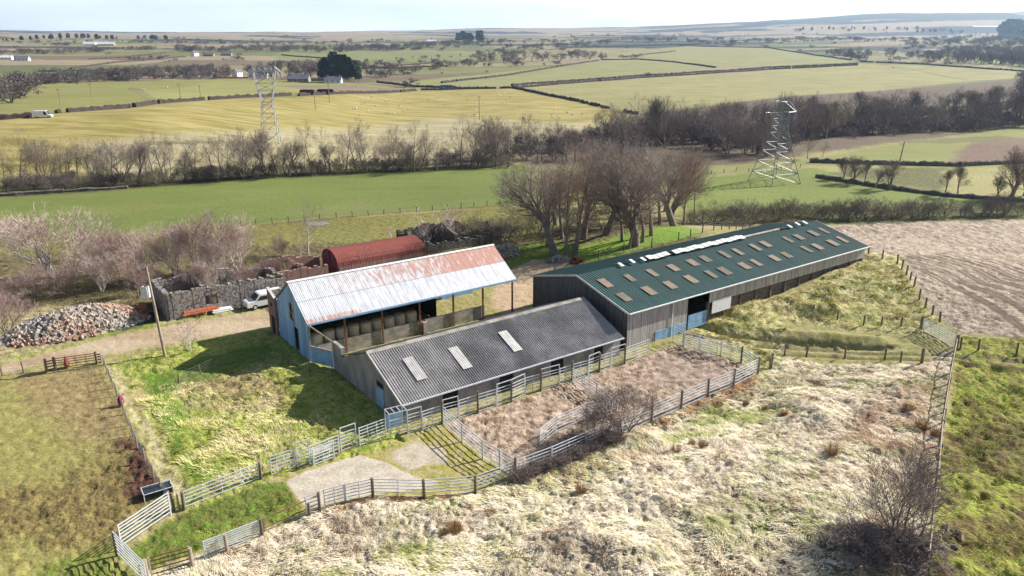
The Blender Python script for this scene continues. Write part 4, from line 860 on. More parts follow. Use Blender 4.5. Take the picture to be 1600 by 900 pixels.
gt=hurdle((1441,517),(1492,545),'galvanised field gate across the rutted track at the right',1.35,7,cat='gate',name='field_gate',mid=3)
post((1439,516),1.6,'wooden post at the left end of the galvanised gate over the ruts',None,None,1.1,'gatepost'); post((1494,547),1.6,'wooden post at the right end of the galvanised gate over the ruts',None,None,1.4,'gatepost')
post((1440,567),1.5,'thick strainer post ending the lower fence by the ruts',None,None,1.6,'strainer_post'); post((1205,572),1.4,'stub post in dark grass near the corner of the rubble pen',None,None,1.3,'stub_post')
for p,n_ in (((1392,912),'left one of a close pair'),((1400,912),'right one of a close pair'),((1340,915),'alone')): post(p,1.3,'weathered post at the bottom edge near the big bush, '+n_,None,'posts at the bottom edge')

# ------------------------------------------------------------------ yard clutter, vehicles
def van(P,rz,label,L_=4.6,W_=1.8,H_=1.85,cat='van',name='parked_van',m='white'):
    o=empty(name,P,rz,label,cat); h=H_
    b=MB().prism([(0,.35),(L_,.35),(L_,.95),(L_-.25,1.05),(L_-1.0,1.12),(L_-1.55,h-.08),(L_-1.75,h),(.12,h),(0,h-.2)],-W_/2,W_/2)
    bo=b.build('body',M[m],o); bv=bo.modifiers.new('bevel','BEVEL'); bv.width=.07; bv.segments=2; bv.limit_method='ANGLE'
    MB().prism([(L_-1.04,1.14),(L_-1.53,h-.1),(L_-1.58,h-.14),(L_-1.09,1.10)],-W_/2+.12,W_/2-.12).build('windscreen',M['glass'],o,(.05,0,.02))
    for s in (-1,1):
        MB().prism([(L_-2.5,1.1),(L_-1.25,1.1),(L_-1.7,h-.25),(L_-2.5,h-.25)],s*W_/2-.01,s*W_/2+.012).build('side_window',M['glass'],o)
        for x in (.85,L_-.95):
            w=MB(); 
            ring=[( .33*cos(2*pi*i/16),.33*sin(2*pi*i/16)) for i in range(16)]; w.prism([(x+a,.33+c) for a,c in ring],s*(W_/2-.2),s*(W_/2+.01)); wh=w.build('wheel',M['black'],o)
            MB().prism([(x+a*.55,.33+c*.55) for a,c in ring],s*(W_/2+.0),s*(W_/2+.025)).build('rim',M['galv'],wh)
        MB().box(L_-.03,L_+.015,s*.6-.15,s*.6+.15,.68,.88).build('headlight',M['skylw'],o)
        MB().box(-.015,.0,s*.78-.08,s*.78+.08,.8,1.3).build('tail_light',M['redp'],o)
    return o
P=PX(387,487,0); van(P+Vector((UX*4.6-VX*.9,UY*4.6-VY*.9,0)),TH+pi,'small white van parked against the ruined stone wall')
P=PX(362,481,0); tb=empty('transport_box',P,TH,'small blue link box behind the white van','link box'); MB().box(0,1.6,0,.06,.2,1.0).box(0,1.6,1.2,1.26,.2,1.0).box(0,.06,.062,1.198,.2,1.0).box(.062,1.6,.062,1.198,.2,.26).build('tray',M['blue'],tb); MB().box(.3,1.2,.3,.9,.27,1.2).build('load',M['black'],tb); MB().bar((1.6,.6,.6),(2.1,.6,.7),.05).build('hitch',M['black'],tb)
P=PX(287,499,0); ro=empty('field_roller',P,TH,'long rusty field roller in an orange frame below the stone wall','field roller'); n_=18
MB().bar((0.2,.6,.42),(3.9,.6,.42),.4,None,22).build('drum',M['rustroll'],ro)
fr=MB(); fr.box(0,4.1,.02,.12,.38,.5).box(0,.1,.12,1.0,.38,.5).box(4.0,4.1,.12,1.0,.38,.5).bar((2,.05,.45),(2.3,-.9,.35),.05).bar((2.6,.05,.45),(2.3,-.9,.35),.05); fr.build('frame',M['orange'],ro)
P=PX(345,487,0); ps=empty('sheet_pile',P,TH,'pile of white plastic sheets lying between the roller and the blue box','pile')
for i in range(5):
    a=random.uniform(-.12,.12); o=MB().box(-.9,1.2,-.5,.45,i*.075,i*.075+.06).build('sheet',M['white'],ps,(random.uniform(-.2,.2),random.uniform(-.1,.1),0.03),a)
P=PX(217,500,0); tl=empty('old_trailer',P,TH+.15,'dark rusty trailer frame in the shadow beside the stone ruin','trailer')
MB().box(0,3,0,.12,.6,.75).box(0,3,1.5,1.62,.6,.75).box(0,.12,.122,1.498,.6,.75).box(2.88,3,.122,1.498,.6,.75).box(1.4,1.52,.122,1.498,.6,.75).build('chassis',M['rustbar'],tl)
for s in (-.15,1.6):
    w=MB(); w.prism([(1.4+.35*cos(2*pi*i/14),.35+.35*sin(2*pi*i/14)) for i in range(14)],s,s+.18); w.build('wheel',M['black'],tl)
MB().bar((3,.8,.65),(4.2,.8,.45),.06).build('drawbar',M['rustbar'],tl); MB().box(.3,1.1,.3,1.2,.76,1.5).build('rusty_tank',M['rustbar'],tl)
P=PX(896,414,0); qd=empty('ride_on_mower',P,TH+.4,'small red ride on mower by the corner of the green roofed shed','mower')
MB().prism([(0,.35),(1.9,.35),(1.85,.75),(1.1,.85),(.9,.6),(.1,.6)],-.4,.4).build('body',M['redp'],qd); MB().prism([(.25,.62),(.75,.62),(.75,.72),(.35,.74),(.25,1.1),(.15,1.1)],-.25,.25).build('seat',M['black'],qd)
for x,r in ((.35,.32),(1.6,.24)):
    for s in (-1,1): w=MB(); w.prism([(x+r*cos(2*pi*i/14),r+r*sin(2*pi*i/14)) for i in range(14)],s*.42,s*.6); w.build('wheel',M['black'],qd)
MB().bar((1.05,0,.85),(.85,0,1.1),.03).build('steering_column',M['black'],qd)
P=PX(838,470,0)
# utility pole with transformer
P=PX(258,556); tp=PX(258,556)
up=empty('utility_pole',P,0,'tall wooden utility pole carrying a pale transformer beside the track','utility pole')
Hh=9.4; top=Vector((-.75,.5,Hh)); MB().bar((0,0,-.3),top,.16,.10,10).build('pole',M['woodpale'],up)
k=top*(.70); MB().box(-.95,-.3,-.3,.3,0,1.15).build('transformer_tank',M['galv'],up,(k.x,k.y,k.z-.4)); MB().bar((-.6,0,1.16),(-.6,0,1.4),.06).bar((-.45,0,1.16),(-.45,0,1.4),.06).build('bushing',M['conc'],up,(k.x,k.y,k.z-.4))
MB().bar((-.8,0,0),(.8,0,0),.06).build('crossarm',M['wood'],up,(top.x,top.y,top.z-.3),TH)
for x in (-.7,0,.7): MB().lathe([(.03,0),(.07,.05),(.04,.1),(.07,.15),(.02,.2)],8).build('insulator',M['conc'],up,(top.x+x*UX,top.y+x*UY,top.z-.24))
for i,(b_,t_) in enumerate((((95,164),138),((144,153),130),((283,158),130),((314,154),133),((493,171),140),((515,161),130),((749,187),150),((1404,259),222),((1030,192),176))):
    P=PX(*b_); h=HT(P,t_); nmz=['two left of the small paddocks, the nearer','two left of the small paddocks, the further','pair by the paddock, left one','pair by the paddock, right one','pair right of the left pylon, left one','pair right of the left pylon, right one','behind the tree belt in the sheep field','leaning in the pasture right of the pylon','rising among trees left of the right hand pylon'][i]
    o=empty('distant_pole',P,0,'thin distant pole, '+nmz,'utility pole'); MB().bar((0,0,0),((.6 if i==7 else 0),0,h),.22,.15,6).build('pole',M['woodpale'],o); MB().bar((-.9,0,h-.5),(.9,0,h-.5),.08,None,4).build('crossarm',M['wood'],o)

# ------------------------------------------------------------------ pylons
def pylon(P,rz,H_,bw,ww,tw,wf,label,arm=0,depth=None,zf=.94):
    o=empty('electricity_pylon',P,rz,label,'pylon'); dt=depth or .35
    def half(z):
        f=z/H_
        return bw+(ww-bw)*(f/wf) if f<wf else ww+(tw-ww)*((f-wf)/(1-wf))
    def hd(z):
        f=z/H_; return bw+(ww-bw)*(f/wf) if f<wf else ww+(dt*tw-ww)*((f-wf)/(1-wf))
    def c(i,z): sx=(-1,1,1,-1)[i]; sy=(-1,-1,1,1)[i]; return Vector((sx*half(z),sy*hd(z),z))
    lv=[0,.13,.27,.40,.50,wf,.70,.79,zf] ; lv=sorted(set([round(min(zf,v),3) for v in lv]))
    for i in range(4):
        mb=MB()
        for a,b in zip(lv[:-1],lv[1:]): mb.bar(c(i,a*H_),c(i,b*H_),.13,.12,4)
        mb.build('tower_leg',M['galvp'],o)
    mb=MB()
    for n,(a,b) in enumerate(zip(lv[:-1],lv[1:])):
        for i in range(4):
            j_=(i+1)%4; mb.bar(c(i,a*H_),c(j_,b*H_),.055,None,4); mb.bar(c(j_,a*H_),c(i,b*H_),.055,None,4); mb.bar(c(i,b*H_),c(j_,b*H_),.06,None,4)
    mb.build('lattice_bracing',M['galvp'],o)
    z0=zf*H_;z1=H_; xa=half(z0)+arm; dd_=hd(z0); mb=MB()
    for s in (-1,1):
        mb.bar((-xa,s*dd_*.2,z0),(-half(z0),s*dd_,z0),.07,None,4); mb.bar((xa,s*dd_*.2,z0),(half(z0),s*dd_,z0),.07,None,4); mb.bar((-half(z0),s*dd_,z0),(half(z0),s*dd_,z0),.09,None,4); mb.bar((-half(z0),s*dd_,z1),(half(z0),s*dd_,z1),.08,None,4)
        mb.bar((-half(z0),s*dd_,z1),(-xa,s*dd_*.2,z0),.09,None,4); mb.bar((half(z0),s*dd_,z1),(xa,s*dd_*.2,z0),.09,None,4)
        for k in range(8):
            x0=-half(z0)+2*half(z0)*k/8; x1=x0+half(z0)/4; mb.bar((x0,s*dd_,z0 if k%2 else z1),(x1,s*dd_,z1 if k%2 else z0),.08,None,4)
        for sx in (-1,1): mb.bar((sx*half(z0),s*dd_,z0),(sx*half(z0),s*dd_,z1+(2.4 if s*sx>0 else .4)),.09,None,4)
    mb.build('crossarm',M['galvp'],o)
    for x in (-xa,0,xa):
        MB().bar((x,0,z0),(x,0,z0-2.2),.11,None,6).build('insulator_string',M['galvp'],o)
    return o
M['galvp']=mat('pylon_steel',(.33,.34,.37),(.22,.23,.26),scale=2,rough=.5,metal=.3)
P=PX(424,224); h=HT(P,104); pylon(P,R(10),h,3.0,1.7,4.0,.55,'waisted lattice pylon in the tan field left of centre',1.6)
P=PX(1209,285); h=HT(P,158); pylon(P,R(22),h,4.6,1.5,1.3,.62,'lattice pylon standing in green pasture at the right, shadow beside it',3.4,.62,.87)

# ------------------------------------------------------------------ bare trees
def gen(seed,h,spread,stems=1,trunk=.3,lean=0,dens=1.0,r0=.02,up=.35,thick=.03,depth=5,ndl=False,leader=False):
    rng=random.Random(seed); T=MB(); K=MB(); tw=[]
    def ribbon(p,q,w):
        d=(q-p); a=Vector((rng.gauss(0,1),rng.gauss(0,1),rng.gauss(0,1))).cross(d)
        if a.length<1e-5: return
        a.normalize(); a*=w; k=len(K.v); K.v+=[tuple(p-a),tuple(p+a),tuple(q+a*.35),tuple(q-a*.35)]; K.f.append((k,k+1,k+2,k+3))
    def grow(p,d,l,r,lev):
        n=3 if lev<3 else 2; sides=7 if lev==0 else (5 if lev<2 else 3)
        for i in range(n):
            d=(d+Vector((rng.gauss(0,.14),rng.gauss(0,.14),rng.gauss(.03,.10)))).normalized(); q=p+d*(l/n); r1=r*(.84 if lev else .9)
            if lev>=3: ribbon(p,q,max(thick*.5,r))
            else: T.bar(p,q,r,r1,sides,False)
            if lev<depth and (i>0 or lev>0 or rng.random()<.35):
                nb=(2 if rng.random()<.5*dens else 1) if lev<depth-1 else (2 if rng.random()<.8*dens else 1)
                for _ in range(nb):
                    az=rng.uniform(0,2*pi); sp_=spread*rng.uniform(.7,1.25); a=d.orthogonal().normalized(); b=d.cross(a); nd=(d*cos(sp_)+(a*cos(az)+b*sin(az))*sin(sp_)+Vector((0,0,up*.4))).normalized()
                    grow(q,nd,l*rng.uniform(.55,.8),r1*.58,lev+1)
            p=q;r=r1
        if lev<depth: 
            for _ in range(2): grow(p,(d+Vector((rng.gauss(0,.3),rng.gauss(0,.3),.1))).normalized(),l*.68,r*.7,lev+1)
    if leader:
        d=Vector((lean,0,1)).normalized(); p=Vector((0,0,-.2)); n=9; r=trunk
        for i in range(n):
            d=(d+Vector((rng.gauss(0,.09),rng.gauss(0,.09),.12))).normalized(); q=p+d*(h*.78/n); r1=r*.84; T.bar(p,q,r,r1,7,False)
            if i>=2:
                for _ in range(2 if rng.random()<.55+.4*dens else 1):
                    az=rng.uniform(0,2*pi); sp_=rng.uniform(.5,1.15); nd=Vector((sin(sp_)*cos(az),sin(sp_)*sin(az),cos(sp_))); grow(q,nd,h*.34*(1-.55*i/n)*rng.uniform(.5,1.15),r1*.5,2)
            p=q;r=r1
        grow(p,d,h*.2,r,2); stems=0
    for s in range(stems):
        az=2*pi*s/stems+rng.uniform(-.4,.4); sp_=0 if stems==1 else rng.uniform(.15,.75); d=Vector((sin(sp_)*cos(az)+lean,sin(sp_)*sin(az),cos(sp_))).normalized()
        l=h*(.26 if stems==1 else .30)*rng.uniform(.85,1.1); grow(Vector((.1*cos(az)*(stems>1),.1*sin(az)*(stems>1),-.15)),d,l,trunk/(1 if stems==1 else stems**.6),0 if stems==1 else 1)
    mz=max(v[2] for v in K.v); s=h/mz
    K.v=[(x*s,y*s,z*s) for x,y,z in K.v]; T.v=[(x*s,y*s,z*s) for x,y,z in T.v]
    return T,K
PRO={}
def proto(key,n,bark,twig,**k):
    PRO[key]=[]
    for i in range(n):
        T,K=gen(hash_(key)+i*17,**k); PRO[key].append((T.mesh('trunk',M[bark],True),K.mesh('crown',M[twig]),k['h']))
    return PRO[key]
def hash_(s): return sum(ord(c)*(i+3) for i,c in enumerate(s))
proto('field',4,'bark','twig',h=10,spread=.7,trunk=.3,thick=.017,up=.25,dens=.6)
proto('lead',5,'bark','twig',h=10,spread=.6,trunk=.3,thick=.017,up=.3,dens=.55,leader=True)
proto('wood',3,'bark','twigd',h=10,spread=.6,trunk=.2,thick=.02,up=.4,dens=.7)
proto('woodlead',4,'bark','twigd',h=10,spread=.6,trunk=.2,thick=.02,up=.3,dens=.7,leader=True)
proto('multi',3,'bark','twig',h=8,spread=.55,stems=4,trunk=.22,thick=.016,up=.2,dens=.6)
proto('olive',2,'bark','twigo',h=9,spread=.62,trunk=.2,thick=.02,up=.3,dens=.7,leader=True)
proto('big',3,'bark','twigc',h=14,spread=.62,trunk=.40,thick=.012,up=.15,dens=.85)
proto('biglead',3,'bark','twigc',h=14,spread=.65,trunk=.40,thick=.012,up=.1,dens=.85,leader=True)
proto('russet',2,'bark','twigm',h=14,spread=.65,trunk=.34,thick=.018,up=.05,dens=1.2,leader=True)
proto('thorn',4,'bark','twigd',h=4,spread=.75,stems=4,trunk=.14,thick=.012,up=.1,dens=.8,depth=5)
proto('thorno',2,'bark','twigo',h=4.5,spread=.7,stems=4,trunk=.14,thick=.012,up=.1,dens=.8,depth=5)
proto('willow',3,'barkp','twigp',h=7,spread=.42,stems=6,trunk=.2,thick=.013,up=.35,dens=.65,depth=5)
proto('redshrub',2,'bark','twigr',h=5,spread=.42,stems=6,trunk=.12,thick=.012,up=.4,dens=.6,depth=5)
proto('birch',2,'barkp','twigr',h=9,spread=.6,trunk=.22,thick=.015,up=.1,dens=.5,leader=True)
proto('sapling',2,'barkp','twigp',h=4.5,spread=.55,stems=3,trunk=.08,thick=.009,up=.2,dens=.4,depth=4)
proto('bush',2,'bark','twig',h=4,spread=.7,stems=6,trunk=.12,thick=.011,up=.25,dens=.5,depth=5)
proto('bramble',2,'twig','twig',h=1.7,spread=.9,stems=8,trunk=.04,thick=.012,up=-.05,dens=.6,depth=5)
def small(seed,h,ev=False):     # far trees: same habit, fewer and wider twigs
    return gen(seed,h,.8,stems=3,trunk=.4,thick=.13,up=.1,dens=.9,depth=4) if seed%2 else gen(seed,h,.8,trunk=.3,thick=.12,up=.1,dens=.8,depth=4,leader=True)
PRO['far']=[]
for i in range(4):
    T,K=small(500+i,10); PRO['far'].append((T.mesh('trunk',M['bark']),K.mesh('crown',M['twigd']),10))
PRO['ever']=[]
for i in range(3):
    rng=random.Random(i); K=MB(); T=MB().bar((0,0,0),(0,0,9),.3,.08,6)
    for _ in range(1500):
        z=rng.uniform(1.5,10); rr0=2.7*(1-((z-4.5)/6.2)**2)**.5 if abs(z-4.5)<6.1 else .3; t=rng.uniform(0,2*pi); r=rr0*rng.uniform(.3,1)**.5*(.8+.3*sin(3*t+z)); p=Vector((r*cos(t),r*sin(t),z)); a=Vector((rng.gauss(0,1),rng.gauss(0,1),rng.gauss(0,.6))).normalized()*.32; b=a.orthogonal().normalized()*.2
        K.quad(p-a-b,p+a-b,p+a+b,p-a+b)
    PRO['ever'].append((T.mesh('trunk',M['bark']),K.mesh('crown',M['needle']),10))
ALLT=[]
def tree(kind,P,h,label,group=None,w=1.0,name=None,cat='tree',parts=True,v=None,rz=None):
    t,k,h0=PRO[kind][random.randrange(len(PRO[kind])) if v is None else v]; s=h/h0
    o=empty(name or 'bare_tree',P,random.uniform(0,6.28) if rz is None else rz,label,cat,group); o.scale=(s*w,s*w,s)
    link('trunk',t,o); link('crown',k,o); ALLT.append(o); return o
def stuffrow(*rows,name='distant_trees',label='',cat='trees'):
    V=[];F=[];base=0;mats=[]
    for kinds,pts,n,tops,jx,jy,w in rows:
        xs=[p[0] for p in pts]
        for i in range(n):
            x=xs[0]+(xs[-1]-xs[0])*(i+.5)/n+random.uniform(-jx,jx); y=float(np.interp(x,xs,[p[1] for p in pts]))+random.uniform(-jy,jy); tp=float(np.interp(x,xs,tops))
            P=PX(x,y); h=min(14,max(2.5,HT(P,tp)*random.uniform(.45,1.1))); t,k,h0=random.choice(PRO[random.choice(kinds)]); s_=h/h0; sw=s_*random.uniform(*w); a=random.uniform(0,6.28)
            for me_ in (t,k):
                nv=len(me_.vertices); co=np.empty(nv*3,np.float32); me_.vertices.foreach_get('co',co); co=co.reshape(-1,3)
                q=np.empty_like(co); q[:,0]=(co[:,0]*cos(a)-co[:,1]*sin(a))*sw+P.x; q[:,1]=(co[:,0]*sin(a)+co[:,1]*cos(a))*sw+P.y; q[:,2]=co[:,2]*s_+P.z
                me_.calc_loop_triangles(); tr=np.empty(len(me_.loop_triangles)*3,np.int32); me_.loop_triangles.foreach_get('vertices',tr); V.append(q);F.append(tr.reshape(-1,3)+base); base+=nv
    V=np.concatenate(V);F=np.concatenate(F); mm=bpy.data.meshes.new(name); mm.vertices.add(len(V)); mm.vertices.foreach_set('co',V.ravel()); mm.loops.add(F.size); mm.loops.foreach_set('vertex_index',F.ravel().astype(np.int32)); mm.polygons.add(len(F)); mm.polygons.foreach_set('loop_start',np.arange(0,F.size,3,dtype=np.int32)); mm.update(calc_edges=True)
    mm.materials.append(M['twigd']); return tag(link(name,mm),label,cat,kind='stuff')
def row(kinds,pts,n,tops,lab,group,jx=4,jy=3,w=(.8,1.3),name=None,cat='tree',vary=.3):
    # n trees with bases spread along a pixel polyline; heights from the pixel row their tops reach
    xs=[p[0] for p in pts]; out=[]
    for i in range(n):
        x=xs[0]+(xs[-1]-xs[0])*(i+.5)/n+random.uniform(-jx,jx); y=float(np.interp(x,xs,[p[1] for p in pts]))+random.uniform(-jy,jy)
        tp=float(np.interp(x,xs,tops)) if isinstance(tops,(list,tuple)) else tops
        out.append((x,y,tp))
    out.sort()
    for i,(x,y,tp) in enumerate(out):
        P=PX(x,y); h=max(.8,HT(P,tp)*random.uniform(1-vary,1+vary*.6)); k=random.choice(kinds)
        tree(k,P,h,lab.replace('#',nth(i)),group,random.uniform(*w),name,cat)
# belt along the far edge of the bright field
row(['field','lead','lead','multi','lead','woodlead','olive'],[(2,292),(200,285),(400,274),(600,266),(800,258)],66,[214,210,200,196,188],'bare streamside tree, # from the left along the far edge of the bright green field','streamside trees behind the green field',6,5,(.7,1.25),vary=.42)
row(['thorn','thorno'],[(0,300),(200,290),(400,276),(800,259)],46,[268,262,250,238],'low bare bush, # from the left under the streamside trees','bushes under the streamside trees',6,2,(1,1.5),'bare_bush','bush')
row(['field','lead','woodlead'],[(740,250),(800,246),(900,250),(1000,244)],12,[170,180,190,180],'taller bare tree, # from the left above the central clump','trees between sheep field and farm',6,4,(.8,1.1))
row(['wood','lead','woodlead','multi'],[(800,232),(900,228),(1000,225),(1200,240)],26,[190,186,150,165],'bare tree, # from the left in the loose wood behind the central clump','trees of the loose wood',6,6,(.8,1.1))
row(['woodlead','field','olive','multi'],[(1005,218),(1100,215),(1200,214),(1300,212)],22,[168,150,146,150],'bare tree, # from the left in the wood behind the right hand pylon','trees behind the right hand pylon',5,8,(.8,1.1))
row(['wood','woodlead','multi','olive'],[(1235,212),(1350,208),(1480,200),(1620,192)],44,[152,150,148,138],'dark bare tree, # from the left in the front of the right hand wood','trees in the front of the right hand wood',5,3,(.8,1.1))
row(['wood','woodlead','lead'],[(1240,200),(1380,192),(1500,184),(1620,176)],40,[150,146,132,122],'dark bare tree, # from the left in the back of the right hand wood','trees in the back of the right hand wood',5,3,(.8,1.1))
row(['thorn'],[(1240,218),(1400,210),(1600,198)],22,[200,190,178],'dark bush, # from the left at the foot of the right hand wood','bushes at the foot of the right hand wood',6,2,(1,1.6),'bare_bush','bush')
# central clump by the sheds
BT=[(884,402,248,'russet','leaning in front, left edge of clump'),(898,398,232,'biglead','second from the left, tall and grey'),(868,352,270,'field','behind the left pair of trunks'),(946,366,250,'big','multi branched, between the left pair and the russet topped one'),(984,388,296,'russet','russet topped with a straight twin trunk'),(992,384,240,'big','just behind the russet topped one'),(1004,378,256,'biglead','slim, right of the russet topped one'),(1018,368,232,'biglead','with a pale trunk, middle of the clump'),(1054,354,238,'big','pale crowned, right of the middle'),(1068,352,250,'russet','at the right end of the clump'),(1040,330,242,'big','behind the right end of the clump'),(930,325,238,'biglead','behind the left of the clump'),(975,318,240,'woodlead','behind the middle of the clump'),(878,372,250,'biglead','behind the leaning one'),(912,372,238,'big','right of the tall grey one'),(850,345,275,'olive','low one at the far left'),(960,352,240,'biglead','tall one behind the multi branched one'),(1030,352,236,'biglead','between the pale trunk and the pale crown'),(1085,335,262,'woodlead','low one at the far right'),(1000,330,236,'big','far back, near the middle'),(905,335,252,'biglead','far back on the left'),(856,384,248,'biglead','leftmost, in front of thorn bushes'),(868,398,262,'big','between the leftmost and the leaning one'),(838,350,262,'lead','thin one at the far left'),(972,376,262,'biglead','bushy one left of the russet top'),(1048,345,240,'big','bushy one at the right')]
for x,y,t,k,l in BT:
    P=PX(x,y); tree(k,P,HT(P,t)*1.2,'bare clump tree, '+l,'tall trees behind the green roofed shed',random.uniform(.9,1.2))
row(['thorn','thorno'],[(735,372),(800,375),(830,372)],4,[330,330,325],'rounded thorn bush, # from the left behind the pale barn roof','thorn bushes behind the barn',6,4,(1,1.3),'thorn_bush','bush')
row(['thorn','olive'],[(835,362),(900,358),(960,352),(1010,348)],9,[325,322,325,320],'thin undergrowth bush, # from the left beneath the tall clump','undergrowth of the tall clump',5,5,(.9,1.2),'bare_bush','bush')
row(['thorn','thorn','thorno'],[(1075,350),(1150,347),(1250,343),(1350,342),(1480,338)],25,[318,312,310,306,305],'thorn bush, # from the left in the hedge row behind the stubble field','thorn bushes behind the stubble field',4,2,(1,1.5),'thorn_bush','bush')
row(['thorn'],[(1500,338),(1600,336)],6,[306,300],'thorn bush, # of the last few at the far right of the row','thorn bushes at far right',4,2,(.9,1.2),'thorn_bush','bush')
for x,y,t,k,l in ((1318,280,243,'wood','left one of the cluster by the ditch'),(1332,286,240,'field','big rounded one of the cluster by the ditch'),(1350,288,248,'wood','right one of the cluster by the ditch'),(1368,294,262,'field','slim one on the ditch'),(1390,297,246,'field','flat topped, straight trunk by the ditch'),(1476,304,262,'wood','left one by the field wall'),(1496,306,254,'wood','bushy one near the field wall'),(1580,308,224,'field','tall one at the far right edge'),(1555,312,272,'wood','short one left of the tall right edge one'),(1600,306,250,'field','last one at the right edge'),(1262,248,205,'olive','olive one just right of the pylon'),(1285,245,218,'olive','small olive one right of the pylon')):
    P=PX(x,y); tree(k,P,HT(P,t),'bare tree in the right hand pastures, '+l,'trees in the right hand pastures')
stuffrow((['far','multi'],[(650,256),(740,250),(800,247),(900,248),(1000,246)],34,[235,225,215,212,215],8,5,(1,1.5)),(['far'],[(800,232),(900,228),(1000,224),(1240,236)],70,[206,200,186,200],6,9,(1,1.5)),(['far'],[(1000,214),(1100,214),(1240,222)],40,[186,180,190],6,6,(1,1.5)),(['far'],[(1240,214),(1400,206),(1600,196)],60,[190,184,170],6,5,(1,1.5)),(['far'],[(1240,200),(1400,192),(1600,180)],50,[176,168,150],6,5,(1,1.5)),name='woodland_understorey',label='tangled brown understorey filling the woods behind the farm',cat='undergrowth')
stuffrow((['far'],[(0,296),(200,286),(400,274),(600,265),(800,257)],90,[270,262,250,244,236],5,3,(.9,1.4)),name='streamside_scrub',label='low brown scrub along the stream behind the green field',cat='scrub')
# scrub on the left
for x,y,t,k,w,l in ((82,432,326,'willow',1.6,'very broad pale willow left of the ruin, with a nest'),(30,400,340,'willow',1.3,'pale willow at the left edge behind the broad one'),(150,440,372,'willow',1.1,'pale bushy willow right of the broad one'),(190,428,356,'redshrub',1.1,'dark reddish shrub between pale willows'),(230,440,362,'willow',1.1,'pale willow above the rubble heap'),(275,430,352,'willow',1.0,'slim pale willow left of the red stemmed one'),(318,430,330,'redshrub',1.0,'tall red stemmed shrub behind the ruin'),(372,424,342,'willow',1.2,'round pale willow behind the ruin'),(345,436,366,'willow',.9,'low pale willow behind the ruin wall'),(15,470,432,'redshrub',1.4,'reddish shrub at the left edge above the heap'),(55,462,415,'redshrub',1.2,'reddish shrub beneath the broad willow'),(110,462,410,'redshrub',1.2,'dull shrub behind the rubble heap'),(215,465,405,'redshrub',1.2,'brown shrub right of the rubble heap'),(160,455,400,'willow',1.0,'twiggy willow right behind the rubble heap'),(12,520,450,'redshrub',1.1,'pink shrub at the left edge beside the heap'),(300,468,418,'redshrub',.8,'pink sapling growing inside the ruin, left'),(330,462,400,'willow',.7,'pale sapling growing inside the ruin, middle'),(385,455,412,'redshrub',.9,'pink bramble growing inside the ruin, right'),(425,440,400,'redshrub',.9,'red twigged shrub at the right end of the ruin'),(455,445,408,'redshrub',.8,'red twigged shrub among the brick walls'),(440,400,368,'redshrub',1,'thin shrub on the grass behind the ruin'),(570,425,385,'sapling',1.6,'bare sapling against the red round roofed shed'),(686,372,322,'sapling',1.4,'pale sapling at the stone ruin with the gable'),(700,378,330,'sapling',1.2,'second pale sapling at the stone ruin with the gable'),(668,385,352,'sapling',1.2,'thin twiggy sapling beside the red shed end'),(612,372,356,'sapling',1.2,'small sapling on the grass behind the red shed'),(60,380,352,'redshrub',1.4,'reddish shrub on the bright field edge at far left'),(135,395,360,'redshrub',1.2,'pinkish shrub beyond the broad willow'),(255,405,370,'thorno',1.2,'dark leafy looking bush above the willows')):
    P=PX(x,y,0); tree(k,P,HT(P,t)*1.12,l,'scrub around the ruins',w,'bare_shrub','shrub')
for x,y,t,l in ((482,398,308,'silver birch with a white trunk beyond the brick ruin'),(470,402,350,'smaller leaning birch just left of the silver birch')):
    P=PX(x,y,0); tree('birch',P,HT(P,t),l,None,.8,'birch_tree')
P=PX(296,547); tree('sapling',P,HT(P,496),'small bare pinkish sapling between the utility pole and the blue gable',None,1.3,'sapling')
for x,y,t,w,l in ((978,676,598,1.2,'large bare bush growing through the pen fence'),(935,690,640,1.3,'lower bare bush left of the large one on the pen fence')):
    P=PX(x,y); tree('bush',P,HT(P,t),l,None,w,'bare_bush','bush')
for i,(x,y) in enumerate(((815,752),(835,745),(858,738),(880,730),(903,722),(920,706),(868,712),(950,696),(895,700))):
    P=PX(x,y); tree('bramble',P,1.5,'tangled grey bramble, %s from the left along the pen fence'%nth(i),'brambles on the pen fence',1.3,'bramble_bush','bramble')
P=PX(1400,850); tree('bush',P,HT(P,712),'big bare thorn bush in the right foreground by the wire fence',None,1.1,'thorn_bush','bush',v=0)
P=PX(1378,862); tree('bramble',P,1.7,'lower spreading thorn bush in front of the big one at right',None,1.7,'thorn_bush','bush',v=1)
P=PX(1345,858); tree('bramble',P,1.8,'bramble tangle left of the big foreground bush','brambles around the big bush',2.2,'bramble_bush','bramble'); P=PX(1430,868); tree('bramble',P,1.8,'bramble tangle right of the big foreground bush','brambles around the big bush',1.9,'bramble_bush','bramble')
def tuft(P,h,r,label,seed,m='straw',cat='grass tuft',group='rush tufts on the tussock bank',n=260):
    rng=random.Random(seed); mb=MB()
    for _ in range(n):
        t=rng.uniform(0,2*pi); q=r*.35*math.sqrt(rng.random()); l=rng.uniform(.5,1)*h; le=rng.uniform(0,.8); a=rng.uniform(0,2*pi); p=Vector((q*cos(t),q*sin(t),-.05)); e=p+Vector((sin(le)*cos(t)*l,sin(le)*sin(t)*l,cos(le)*l)); w=Vector((cos(a),sin(a),0))*.012
        mb.poly([p-w,p+w,e])
    return tag(mb.build('rush_tuft',M[m],None,P),label,cat,group)
